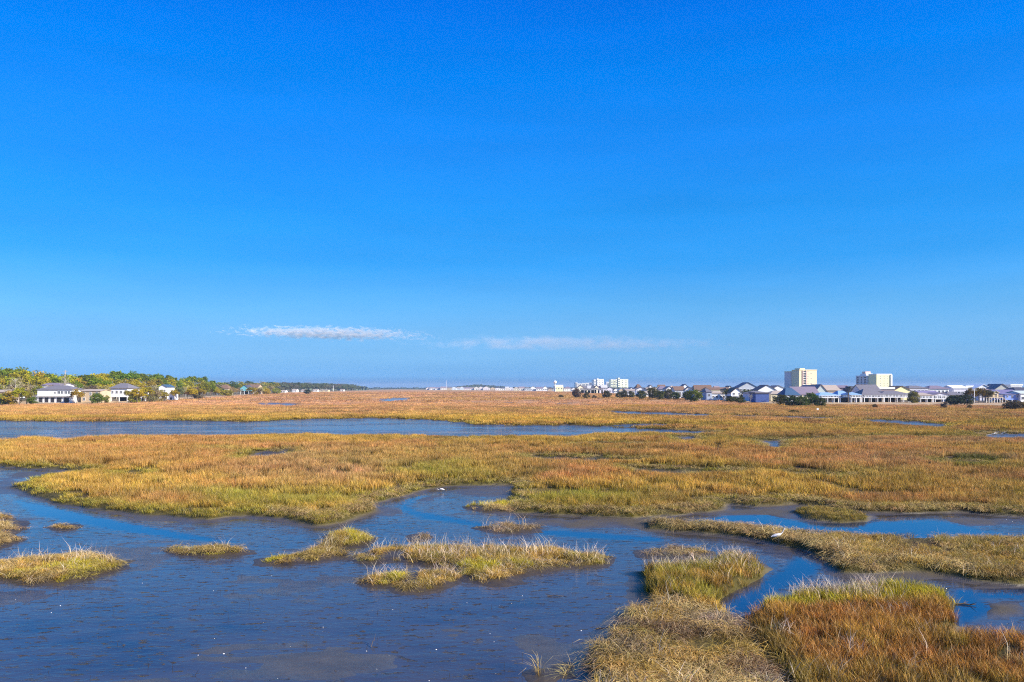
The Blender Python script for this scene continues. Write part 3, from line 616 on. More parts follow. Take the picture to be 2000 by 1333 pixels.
# unit trees are 1 m tall and get scaled
BROAD = [(trunk('trunk', i, .75, .03, 7, bark_m, .26), crown('crown', 200+i, 34, 62, .36, .34, .60, .055, .14)) for i in range(5)]
PINE = [(trunk('trunk', 20+i, .93, .018, 6, bark_m, .13, .55), crown('crown', 220+i, 26, 60, .19, .24, .76, .042, .095, .3)) for i in range(4)]
SHRUB = [(trunk('stems', 40+i, .5, .04, 6, bark_m, .35, .1), crown('crown', 240+i, 34, 66, .52, .44, .44, .085, .22, 1.)) for i in range(4)]
BARE = [(trunk('trunk', 60+i, .92, .022, 12, pale_bark, .28, .25, 5), crown('crown', 260+i, 12, 16, .27, .26, .62, .04, .12)) for i in range(3)]
def palm_meshes():
    mb = MB(); mb.tube([(0,0,-.05),(.02,0,.35),(0,0,.72)], [.045,.035,.04], 7); tm = mb.mesh('trunk', [bark_m]); V = []; A = []; r = random.Random(5)
    for i in range(26):
        a = r.uniform(0, 6.283); e = r.uniform(-.3, 1.2); L = r.uniform(.26, .36); prev = None
        for s in range(6):
            q_ = s/5; x = L*q_*math.cos(e); z = L*q_*math.sin(e)-.22*q_*q_; wdt = .05*(1-q_*.8)
            c = np.array([x*math.cos(a), x*math.sin(a), .74+z]); n = np.array([-math.sin(a), math.cos(a), 0])*wdt
            if prev is not None:
                V += [prev[0]-prev[1], prev[0]+prev[1]*.2, c, prev[0]+prev[1], prev[0]-prev[1]*.2, c+np.array([0,0,-.02])]; A += [r.random()]*6
            prev = (c, n)
    me_ = mesh_np('fronds', V, np.arange(len(V)).reshape(-1, 3), [leaf_m]); attr(me_, 'v', 'FLOAT', A); return tm, me_
PALM = [palm_meshes()]
TREES = []
def ground_at(X, Y):
    g1, c1, _, _ = layout(np.array([X]), np.array([Y])); return float(terrain_z(np.array([X]), np.array([Y]), g1, c1)[0])
LANDZ = 1.0
def tree(lib_, px, d, h, colr, name, z=None, wide=1., label=None, cat='tree', zone=None, kindtxt=None, group=None, pn=None):
    i = random.randrange(len(lib_)); tm, cm = lib_[i]
    X, Y, _ = at(px, d); root = empty(name, (X, Y, (LANDZ if z is None else z)-.05), random.uniform(0, 6.28)); root.scale = (h*wide, h*wide, h)
    t_ = link(tm.name.split('.')[0], tm, root); c = link(cm.name.split('.')[0], cm, root); c.color = (*[max(0., k*random.uniform(.85, 1.15)) for k in colr], 1)
    if label: tag(root, label, cat, group)
    else: TREES.append((root, kindtxt, zone, px, cat))
    return root
dE = lambda py: 6.0*1500/(py-757)
LB = lambda px: float(np.interp(px, [-600,0,150,250,320,420,500,560,650,720], [790,788,787,785,781,775,770,767,764.5,763]))
TOPL = lambda px: float(np.interp(px, [-100,0,20,40,60,85,105,120,150,180,210,240,270,300,330,350,375,400,415,425,440,500,560,600,650,690,705,722], [722,720,718,718,725,726,730,727,732,728,726,725,727,730,734,736,735,737,740,746,746,745,746,748,749,751,755,760]))
GRN, OLV, YEL, DRK, GRY, BUSH = (.17,.22,.015), (.32,.26,.03), (.40,.33,.02), (.08,.12,.02), (.34,.28,.13), (.12,.16,.02)
def zoneL(px):
    for x, nm in ((62, 'left of the white house with five dark openings'), (150, 'around the white house with five dark openings'), (205, 'by the tan house'), (262, 'around the white house with grey hip roof'),
                  (340, 'between the hip-roofed house and the white pavilion'), (432, 'right of the white pavilion'), (500, 'around the teal gabled house'), (570, 'on the middle of the left shore'), (10000, 'on the far end of the left shore')):
        if px < x: return nm
px = -50.
while px < 722:                                             # back rows rising to the skyline
    e = dE(LB(px)); sc_ = 1+.0*px; step = np.interp(px, [0, 400, 560, 720], [15, 14, 8, 6])
    for row, (off, fr, jt) in enumerate(((95, 1.0, .10), (62, .86, .16), (38, .64, .2))):
        x = px+random.uniform(-.4, .4)*step; d = e+off*np.interp(px, [0, 720], [1, 2.2])+random.uniform(-8, 8)
        ztop = H+(HY-TOPL(x))/F*d; h = (ztop-LANDZ)*(fr*random.uniform(1-jt, 1.03)+ (0 if row else 0))
        if h < 2.5: continue
        if px < 425:
            q_ = random.random()
            if row == 0: tree(PINE if q_ < .6 else BROAD, x, d, h, GRN if q_ < .8 else YEL, 'pine_tree' if q_ < .6 else 'broadleaf_tree', wide=1.35 if q_ < .6 else 1.05, kindtxt='bright green pine' if q_ < .6 else 'green round-crowned tree', zone=zoneL(x))
            elif row == 1: tree(BROAD, x, d, h, (YEL, OLV, GRN)[int(q_*3)], 'broadleaf_tree', wide=1.15, kindtxt=('yellow-green leafy tree', 'olive leafy tree', 'green round-crowned tree')[int(q_*3)], zone=zoneL(x))
            else:
                if random.random() < .3: tree(BARE, x, d, h*1.05, GRY, 'bare_tree', wide=1.1, kindtxt='pale bare-branched tree', zone=zoneL(x))
                else: tree(BROAD, x, d, h, (OLV, GRY, YEL)[int(q_*3)], 'broadleaf_tree', wide=1.3, kindtxt=('olive leafy tree', 'thin grey-olive tree', 'yellow-green leafy tree')[int(q_*3)], zone=zoneL(x))
        elif row < 2 or px < 560:
            q_ = random.random(); far_ = px > 545
            tree(BROAD, x, d, h*1.05, (OLV, GRY, DRK)[int(q_*3)] if not far_ else ((.10,.13,.06), (.16,.15,.10), (.13,.15,.06))[int(q_*3)], 'broadleaf_tree', wide=1.5 if not far_ else 2.0, kindtxt=('olive leafy tree', 'thin grey-olive tree', 'dark green tree')[int(q_*3)] if not far_ else ('dark green tree', 'hazy grey-green tree', 'low green tree')[int(q_*3)], zone=zoneL(x))  # far crowns lightened and greyed: haze put into the leaf colour
    px += step
# single trees and bushes that stand in front on the left shore
for x, by, h, wd, c, L, lab, nm in [
  (22,789,5.0,1.1,OLV,SHRUB,'broad olive shrub at the left picture edge before the doorway','shrub'),
  (38,790,6.2,1.0,YEL,BROAD,'yellow-olive tree leaning over the marsh edge left of the white house','broadleaf_tree'),
  (52,789,5.2,1.1,OLV,BROAD,'dense olive tree against the left side of the white house','broadleaf_tree'),
  (10,789,4.0,1.2,OLV,SHRUB,'low olive bush in front of the leftmost cabin','shrub'),
  (62,789,2.6,1.3,BUSH,SHRUB,'low green bush at the foot of the white house stairs','shrub'),
  (30,788,10.5,.8,GRY,BARE,'tall pale dead tree standing above the left wood','bare_tree'),
  (126,786,12.0,.55,GRY,BARE,'tall white dead snag rising behind the white house','bare_tree'),
  (150,786,4.2,.9,(.13,.09,.05),BROAD,'brown leafless bush beside the right end of the white house','broadleaf_tree'),
  (191,787,4.0,1.2,BUSH,SHRUB,'round deep green bush before the tan house','shrub'),
  (206,786,3.0,1.0,BUSH,SHRUB,'smaller green bush right of the round green bush','shrub'),
  (202,784,7.5,.95,GRY,BROAD,'grey-olive oak between the tan house and the hip-roofed house','broadleaf_tree'),
  (178,783,7.8,1.1,(.17,.16,.08),BROAD,'wide pale olive oak over the tan house roof','broadleaf_tree'),
  (262,786,3.6,1.2,OLV,SHRUB,'olive bush right of the hip-roofed house stairs','shrub'),
  (280,785,4.5,1.0,YEL,BROAD,'small yellow-green tree before the dark carport','broadleaf_tree'),
  (296,784,4.0,1.2,GRY,SHRUB,'grey-olive bush left of the white pavilion','shrub'),
  (314,783,3.6,1.2,GRY,SHRUB,'pale scrubby bush touching the white pavilion','shrub'),
  (350,781,6.5,1.0,(.19,.17,.09),BROAD,'pale olive tree just right of the white pavilion','broadleaf_tree'),
  (366,780,5.2,1.1,GRY,BROAD,'grey-olive tree second right of the white pavilion','broadleaf_tree'),
  (384,779,4.6,1.2,(.17,.16,.08),SHRUB,'silver-olive bush below the bright yellow trees','shrub'),
  (400,778,9.0,.9,(.22,.22,.02),BROAD,'bright yellow-green tree ending the tall wood','broadleaf_tree'),
  (412,777,9.0,.8,(.20,.21,.02),BROAD,'bright yellow-green tree at the right end of the tall wood','broadleaf_tree'),
  (428,775,6.0,1.3,OLV,BROAD,'olive tree overlapping the beige pillared house','broadleaf_tree'),
  (456,773,6.5,1.2,GRY,BROAD,'grey-olive tree between the beige and the teal house','broadleaf_tree'),
  (490,772,6.5,1.4,OLV,BROAD,'olive tree before the brown-roofed house','broadleaf_tree'),
  (438,773,4.5,1.4,YEL,SHRUB,'yellow-olive bush below the beige house pillars','shrub'),
  (508,771,6.5,1.3,GRY,BROAD,'grey-olive tree right of the brown-roofed house','broadleaf_tree'),
  (150,787,5.5,1.2,OLV,BROAD,'olive tree hiding the gap left of the tan house','broadleaf_tree'),
  (268,786,6.0,1.2,YEL,BROAD,'yellow-green tree covering the white cottage wing','broadleaf_tree'),
  (318,783,5.0,1.2,OLV,BROAD,'olive tree before the white upper house','broadleaf_tree'),
  (166,786,5.6,1.1,OLV,BROAD,'olive oak before the left half of the tan house','broadleaf_tree'),
  (184,786,5.2,1.0,GRY,BROAD,'grey-olive oak rising behind the round green bush','broadleaf_tree'),
  (256,786,5.4,1.2,OLV,BROAD,'dense olive tree beside the hip-roofed house','broadleaf_tree'),
  (286,785,6.4,1.2,YEL,BROAD,'yellow-green tree before the white cabin','broadleaf_tree'),
  (302,784,5.4,1.2,GRY,BROAD,'grey-olive tree left of the white upper house','broadleaf_tree'),
  (340,782,5.2,1.1,OLV,BROAD,'olive tree touching the right side of the pavilion','broadleaf_tree'),
  (375,780,6.6,1.1,YEL,BROAD,'yellow-olive tree filling the shore right of the pavilion','broadleaf_tree'),
  (392,779,5.6,1.2,OLV,BROAD,'olive tree below the bright yellow-green trees','broadleaf_tree'),
  (420,776,6.5,1.2,OLV,BROAD,'olive tree right under the last bright yellow-green tree','broadleaf_tree'),
  (446,774,4.5,1.3,OLV,SHRUB,'olive bush in front of the beige house','shrub'),
  (500,771,6.0,1.2,OLV,SHRUB,'olive tree clump right of the teal house','shrub'),
  (520,770,5.0,1.4,YEL,SHRUB,'yellow-olive bush at the water edge right of the teal house','shrub'),
  (540,769,5.5,1.3,OLV,SHRUB,'olive bush before the middle of the left shore','shrub'),
  (600,769.5,4.2,1.5,(.035,.05,.03),SHRUB,'lone dark bush standing out from the far left shore','shrub')]:
    tree(L, x, dE(by)+4, h, c, nm, wide=wd, label=lab, cat='bush' if nm == 'shrub' else 'tree')
# right shore bushes
for x, by, h, wd, c, L, lab, nm in [
  (1127,776,6.2,.75,(.10,.085,.05),SHRUB,'leftmost round dark bush out in the marsh before the hotels','shrub'),
  (1145,777,3.8,1.0,(.07,.065,.035),SHRUB,'second round dark bush out in the marsh','shrub'),
  (1161,777,2.0,1.3,(.08,.065,.035),SHRUB,'tiny dark bush between the round bushes','shrub'),
  (1096,775,1.6,2.2,(.09,.08,.03),SHRUB,'flat dark bush alone left of the round bushes','shrub'),
  (1185,776,5.0,1.0,(.07,.07,.03),SHRUB,'broad dark bush below the middle hotel','shrub'),
  (1209,776,3.8,1.0,(.08,.075,.035),SHRUB,'small dark bush below the right hotel','shrub'),
  (1219,776,5.2,.8,(.085,.08,.04),SHRUB,'taller dark bush below the right edge of the right hotel','shrub'),
  (1233,776,4.6,.9,(.08,.085,.04),SHRUB,'dark bush just right of the right hotel','shrub'),
  (1253,779,4.6,1.1,(.075,.08,.025),SHRUB,'olive bush left of the big bush row','shrub'),
  (1275,778,6.5,.9,(.08,.09,.02),SHRUB,'tall olive bush with a dark left side','shrub'),
  (1288,780,4.6,1.1,(.10,.10,.025),SHRUB,'olive bush right of the tall olive bush','shrub'),
  (1305,779,5.4,.9,(.09,.075,.03),SHRUB,'brown-olive bush in the middle of the bush row','shrub'),
  (1320,780,3.9,1.2,(.06,.075,.025),SHRUB,'low dark green bush by the brown bush','shrub'),
  (1342,781,4.6,1.0,(.07,.09,.025),SHRUB,'dark green bush left of the bright bush','shrub'),
  (1356,784,5.2,1.1,(.12,.15,.02),SHRUB,'bright green bush standing forward in the marsh','shrub'),
  (1377,780,4.6,.9,(.05,.08,.02),SHRUB,'deep green bush beside the grey-walled house','shrub'),
  (1422,782,5.4,.9,(.09,.095,.03),BROAD,'slim olive tree left of the white gabled house','broadleaf_tree'),
  (1427,785,2.2,1.7,(.09,.09,.03),SHRUB,'low olive bush before the white gabled house','shrub'),
  (1459,783,5.2,1.1,(.07,.09,.02),SHRUB,'wide green shrub hiding the foot of the blue-grey house','shrub'),
  (1446,787,2.4,1.6,(.08,.09,.03),SHRUB,'low green bush in front of the wide green shrub','shrub'),
  (1466,787,3.6,.8,(.45,.38,.30),BARE,'pale bare shrub before the blue garage','bare_tree'),
  (1510,786,3.2,1.1,(.42,.34,.28),BARE,'pale bare shrub right of the blue garage','bare_tree'),
  (1524,790,3.7,1.1,(.10,.10,.025),SHRUB,'leftmost of the big dark bushes before the tower','shrub'),
  (1546,791,4.0,1.2,(.06,.07,.025),SHRUB,'second big dark bush before the tower','shrub'),
  (1566,791,3.6,1.2,(.08,.09,.02),SHRUB,'third big bush before the tower','shrub'),
  (1586,790,4.4,1.1,(.07,.095,.02),SHRUB,'tall green bush before the purple-grey roof','shrub'),
  (1600,791,3.2,1.2,(.06,.085,.02),SHRUB,'rightmost of the big dark bushes','shrub'),
  (1784,787,4.6,.8,(.17,.14,.04),SHRUB,'olive bush at the foot of the right palm','shrub'),
  (1844,795,2.1,.8,(.20,.13,.10),SHRUB,'small reddish twiggy bush out in the marsh','shrub'),
  (1857,789,2.6,1.4,(.05,.05,.035),SHRUB,'dark low bush left of the wide dark hedge','shrub'),
  (1866,790,3.4,1.5,(.05,.065,.035),SHRUB,'wide dark hedge bush by the pole','shrub'),
  (1884,790,3.7,1.4,(.045,.06,.035),SHRUB,'dark bush immediately left of the white pole','shrub'),
  (1896,787,6.0,1.0,(.15,.10,.02),BROAD,'rust-leaved oak left of the white pole','broadleaf_tree'),
  (1912,787,6.2,1.1,(.17,.11,.02),BROAD,'rust-leaved oak behind the wooden deck house','broadleaf_tree'),
  (1930,787,5.6,1.0,(.13,.09,.03),BROAD,'brown-leaved oak right of the wooden deck house','broadleaf_tree'),
  (1894,795,1.1,1.2,(.11,.08,.03),SHRUB,'tiny brown tuft bush in the marsh below the pole','shrub'),
  (1708,794,1.3,1.2,(.13,.09,.03),SHRUB,'tiny olive tuft bush in the marsh before the grey roofs','shrub'),
  (1975,797,2.6,1.5,(.10,.085,.055),SHRUB,'broad brown bush before the blue stilt house','shrub'),
  (1992,796,2.4,1.5,(.12,.11,.03),SHRUB,'yellow-olive bush at the right picture edge','shrub'),
  (1550,803,.8,2.6,(.12,.10,.03),SHRUB,'flat tuft of brush in the open marsh','shrub')]:
    out_ = by > 790 or x < 1240; d = dE(by)+(0 if out_ else 4)
    tree(L, x, d, h*(d/300 if 0 else 1), c, nm, z=.55 if out_ else None, wide=wd, label=lab, cat='bush' if nm == 'shrub' else 'tree')
tree(PALM, 1657, dE(787)+5, 5.2, (.14,.13,.03), 'palm_tree', label='small palm before the light blue roofs', wide=.9)
tree(PALM, 1783, dE(787)+6, 5.4, (.17,.14,.03), 'palm_tree', label='golden palm right of the pillared white house', wide=1.0)
tree(PALM, 1660, dE(787)+70, 8.0, (.12,.12,.05), 'palm_tree', label='tall palm standing behind the light blue roofs', wide=.6)
for x, h in ((1412, 5.0), (1640, 3.6)):
    tree(PALM, x, dE(785)+9, h, (.10,.11,.03), 'palm_tree', label={1412: 'small palm by the cream house in the middle row', 1640: 'low palm at the left light blue house'}[x], wide=.9)

# ------------------------------------------------------------------ houses
_mc = {}
def cm(c, rough=.75, nm='paint'):
    k = (tuple(c), nm)
    if k not in _mc: _mc[k] = simple(nm, c, rough, .08, .8)
    return _mc[k]
glass_m, t, b = new_mat('window_glass'); b.inputs['Base Color'].default_value = (.02,.03,.05,1); b.inputs['Roughness'].default_value = .08; b.inputs['Specular IOR Level'].default_value = .8
trim_m = simple('white_trim', (.78,.77,.74), .6, .06, 1); dark_m = simple('opening_shade', (.035,.032,.04), .9, .2, 2); conc_m = simple('weathered_wood', (.45,.38,.29), .85, .2, 2)  # dark coat puts the shade inside open bays into its colour
mb = MB(); w_ = .5
for a in ((-.5,-.42,-.06,.04,-.5,.5),(.42,.5,-.06,.04,-.5,.5),(-.42,.42,-.06,.04,.43,.5),(-.42,.42,-.06,.04,-.5,-.43),(-.03,.03,-.05,.03,-.43,.43)): mb.box(*a, 0)
mb.box(-.42,.42,.0,.03,-.43,.43,1); WIN = mb.mesh('window', [trim_m, glass_m])
mb = MB(); mb.box(-.5,.5,-.06,.04,-.5,.5,0); mb.box(-.44,.44,-.075,-.055,-.47,.44,1); DOOR = mb.mesh('opening', [trim_m, dark_m])
mb = MB(); mb.box(-.5,.5,-.5,.5,0,1); POST = mb.mesh('post', [trim_m])
WHT, LAV, CRM, GRYW, TAN, PBLU = (.80,.79,.76), (.66,.63,.68), (.72,.62,.38), (.48,.50,.52), (.55,.42,.27), (.42,.55,.68)  # LAV doubles as white walls with half-shade put into the colour
RG, RP, RD, RB, RBR, RLB, RT, RPK = (.17,.155,.165), (.21,.165,.20), (.07,.07,.09), (.04,.09,.16), (.20,.115,.07), (.24,.38,.55), (.42,.33,.25), (.28,.21,.21)
def roofmesh(typ, x0, x1, y0, y1, ze, zr, ov=.35):
    mb = MB(); X0, X1, Y0, Y1 = x0-ov, x1+ov, y0-ov, y1+ov; yc = (Y0+Y1)/2; xc = (X0+X1)/2; th = .18
    if typ == 'flat': mb.box(X0, X1, Y0, Y1, ze, ze+max(.25, zr-ze)); return mb
    if typ == 'hip':
        k = min((X1-X0)*.32, (Y1-Y0)*.5); a, b_ = (X0+k, yc, zr), (X1-k, yc, zr)
        mb.add([(X0,Y0,ze),(X1,Y0,ze),(X1,Y1,ze),(X0,Y1,ze),a,b_,(X0,Y0,ze-th),(X1,Y0,ze-th),(X1,Y1,ze-th),(X0,Y1,ze-th)],
               [(0,1,5,4),(1,2,5),(2,3,4,5),(3,0,4),(6,9,8,7),(0,6,7,1),(1,7,8,2),(2,8,9,3),(3,9,6,0)])
    elif typ == 'gs':
        mb.add([(X0,Y0,ze),(X1,Y0,ze),(X1,yc,zr),(X0,yc,zr),(X0,Y1,ze),(X1,Y1,ze),(X0,Y0,ze-th),(X1,Y0,ze-th),(X1,yc,zr-th),(X0,yc,zr-th),(X0,Y1,ze-th),(X1,Y1,ze-th)],
               [(0,1,2,3),(3,2,5,4),(7,6,9,8),(8,9,10,11),(0,6,7,1),(4,5,11,10),(0,3,9,6),(3,4,10,9),(1,7,8,2),(2,8,11,5)])
    else:
        mb.add([(X0,Y0,ze),(xc,Y0,zr),(X1,Y0,ze),(X0,Y1,ze),(xc,Y1,zr),(X1,Y1,ze),(X0,Y0,ze-th),(xc,Y0,zr-th),(X1,Y0,ze-th),(X0,Y1,ze-th),(xc,Y1,zr-th),(X1,Y1,ze-th)],
               [(0,1,4,3),(1,2,5,4),(7,6,9,10),(8,7,10,11),(0,6,7,1),(1,7,8,2),(3,4,10,9),(4,5,11,10),(0,3,9,6),(2,8,11,5)])
    return mb
def put_part(name, me_, root, loc, scl, rz=0):
    o = link(name, me_, root); o.location = loc; o.scale = scl; o.rotation_euler = (0, 0, rz); return o
def house(label, x0, x1, d, eave, ridge, wall, roofc, typ='hip', stilt=0, wins=(), deck=None, depth=9., rz=0., doors=(), chim=False, zb=None, name='house', sidewin=0, posts=True, ov=.35):
    zb = LANDZ if zb is None else zb; Xc, Yc, _ = at((x0+x1)/2, d); W = (x1-x0)/F*d/2; root = empty(name, (Xc, Yc, zb-.15), rz); tag(root, label, 'house', 'houses on the shores')
    ze = H-(eave-HY)/F*d-zb; zr = H-(ridge-HY)/F*d-zb; zr = max(zr, ze+.2); wm = cm(wall)
    mb = MB(); mb.box(-W, W, 0, depth, stilt, ze)
    if typ == 'gf': mb.add([(-W,0,ze),(W,0,ze),(0,0,zr),(-W,depth,ze),(W,depth,ze),(0,depth,zr)], [(0,1,2),(3,5,4)])
    if typ == 'gs': mb.add([(-W,0,ze),(-W,depth,ze),(-W,depth/2,zr),(W,0,ze),(W,depth,ze),(W,depth/2,zr)], [(0,2,1),(3,4,5)])
    mb.build('wall', wm, root)
    rm = cm(roofc, .8, 'roofing')
    roofmesh(typ, -W, W, 0, depth, ze+.02, zr+.04, ov).build('roof', rm, root)
    for n_, f_, wd_, ht_ in wins:                            # n across, centre height (fraction of wall), size in metres
        for i in range(n_):
            z = stilt+(ze-stilt)*f_; put_part('window', WIN, root, (-W+2*W*(i+.5)/n_, -.04, z), (min(wd_, 1.7*W/n_), 1, min(ht_, (ze-stilt)*.8)))
    for i in range(sidewin): put_part('window', WIN, root, (-W-.04, depth*(i+.5)/sidewin, stilt+(ze-stilt)*.55), (.9, 1, 1.1), -math.pi/2)
    for fx, wd_, ht_ in doors: put_part('opening', DOOR, root, (-W+2*W*fx, -.03, ht_/2+.1), (wd_, 1, ht_))
    if stilt and posts:
        n_ = max(3, int(W*2/2.6)+1)
        for i in range(n_):
            for yy in (.12, depth-.2): put_part('post', POST, root, (-W+.15+(2*W-.3)*i/(n_-1), yy, 0), (.28, .28, stilt))
        mb = MB(); mb.box(-W*.8, W*.85, depth*.55, depth*.95, .02, stilt-.02); mb.build('recess_shade', dark_m, root)  # dark block added for the shade under the raised floor
    if deck:
        dz, dd_ = deck; mb = MB(); mb.box(-W, W, -dd_, -.08, dz-.22, dz); mb.build('deck', trim_m, root)
        mb = MB(); mb.box(-W, W, -dd_, -dd_+.07, dz+.82, dz+.92)
        k = int(W*2/.5)
        for i in range(k+1): x = -W+.04+(2*W-.08)*i/k; mb.box(x-.03, x+.03, -dd_, -dd_+.06, dz, dz+.82)
        mb.build('railing', trim_m, root)
        n_ = max(3, int(W*2/2.6)+1)
        for i in range(n_): put_part('post', POST, root, (-W+.2+(2*W-.4)*i/(n_-1), -dd_+.16, 0), (.22, .22, dz-.2))
    if chim: mb = MB(); mb.box(W*.3, W*.3+.6, depth*.4, depth*.4+.6, ze, zr+.8); mb.build('chimney', wm, root)
    return root
D0 = dE(787)+8
# --- left shore
h1 = house('white two-storey house with five dark ground-floor openings', 73, 141, dE(787)+7, 760.5, 752.5, WHT, RG, 'hip', 0, [], depth=9, doors=[(.10,1.7,2.1),(.27,1.7,2.1),(.44,1.7,2.1),(.63,2.2,2.1),(.84,2.2,2.1)])
put_part('window', WIN, h1, (.1*6.8*.2, -.04, 4.0), (.7, 1, .9))
for fx in (.62, .72, .82, .92): put_part('window', WIN, h1, (-6.9+13.8*fx, -.04, 4.1), (1.1, 1, 1.2))
mb = MB(); mb.box(-6.95, 6.95, -.9, -.12, 2.55, 2.75); mb.build('balcony', trim_m, h1)
mb = MB()
for s in range(8): mb.box(-8.3, -7.1, -1+s*.35, -.62+s*.35, s*.33, s*.33+.12)
mb.build('stairs', trim_m, h1)
house('grey-roofed house half hidden behind the white house', 82, 120, dE(787)+40, 752, 747.5, LAV, RP, 'gs', depth=10)
house('tan house with shuttered windows behind the round green bush', 158, 196, dE(787)+10, 763, 760, TAN, RT, 'gs', 0, [(3,.3,.9,1.3),(3,.76,.9,1.3)], depth=8)
h2 = house('white raised house with grey hip roof and open arches', 216, 249, dE(785)+8, 757.5, 748.5, WHT, RG, 'hip', 2.0, [(4,.55,.9,1.2)], depth=9, sidewin=2, ov=.6)
house('white cottage wing right of the hip-roofed house', 250, 262, dE(785)+12, 762, 760, WHT, RT, 'gs', 1.6, [(2,.5,.8,1.0)], depth=7)
house('white cabin glimpsed behind the bare shrubs right of the carport', 262, 284, dE(785)+22, 764, 760, WHT, RG, 'gs', 1.8, [(3,.5,.9,1.0)], depth=8)
house('white upper house standing behind the trees left of the pavilion', 310, 326, dE(781)+30, 756, 751, WHT, RB, 'gf', 0, [(2,.7,.9,1.2)], depth=9)
house('small white pavilion with an open dark bay at the shore', 329, 341, dE(781)+6, 769, 768, WHT, WHT, 'flat', 0, [], depth=4, doors=[(.4,1.3,1.1)])
house('leftmost beige cabin cut by the picture edge', -18, 8, dE(788)+9, 765, 761, (.55,.40,.30), RT, 'gs', 0, [(2,.5,.9,1.2)], depth=8)
house('small shed with a dark doorway under the olive trees', 9, 21, dE(788)+6, 773, 770, (.50,.42,.36), RG, 'gs', 0, [], depth=5, doors=[(.5,1.5,1.9)])
house('white van-sized hut glimpsed through the left trees', 26, 36, dE(788)+12, 762, 760, (.70,.74,.72), RG, 'flat', 0, [], depth=4, zb=3.)
house('beige house with pillars between wood and teal house', 424, 446, dE(773)+20, 759, 752, (.45,.36,.25), RBR, 'hip', 2.5, [(4,.5,1.1,1.4)], depth=10)
house('teal gabled house with white lower wall', 469, 486, dE(771)+10, 759, 752, (.16,.45,.48), RD, 'gf', 3.2, [(2,.5,1.2,1.6)], depth=12)
house('brown-roofed house behind the teal house', 482, 504, dE(771)+50, 756, 751, TAN, RBR, 'gs', 0, [(3,.6,1.2,1.4)], depth=12)
for i, (x0, x1, by, ev, rd) in enumerate([(481,492,769,766,764),(570,579,766.5,762,760),(588,596,766,763,761),(611,620,765.5,762,760.5),(625,641,765.2,762.5,761.2),(664,671,764.5,762,760.8),(548,557,767,764,762)]):
    house(('low white cottage among bushes right of the teal house','white cottage at the start of the hazy shore','small white shed left of the lone dark bush','white cottage just right of the lone dark bush','long pale cottage on the hazy shore','last tiny white hut of the left shore','pale cottage before the hazy woods')[i], x0, x1, dE(by)+6, ev, rd, WHT if i != 4 else (.62,.58,.36), RT, 'gs', 0, [(2,.5,1.4,1.4)], depth=10)
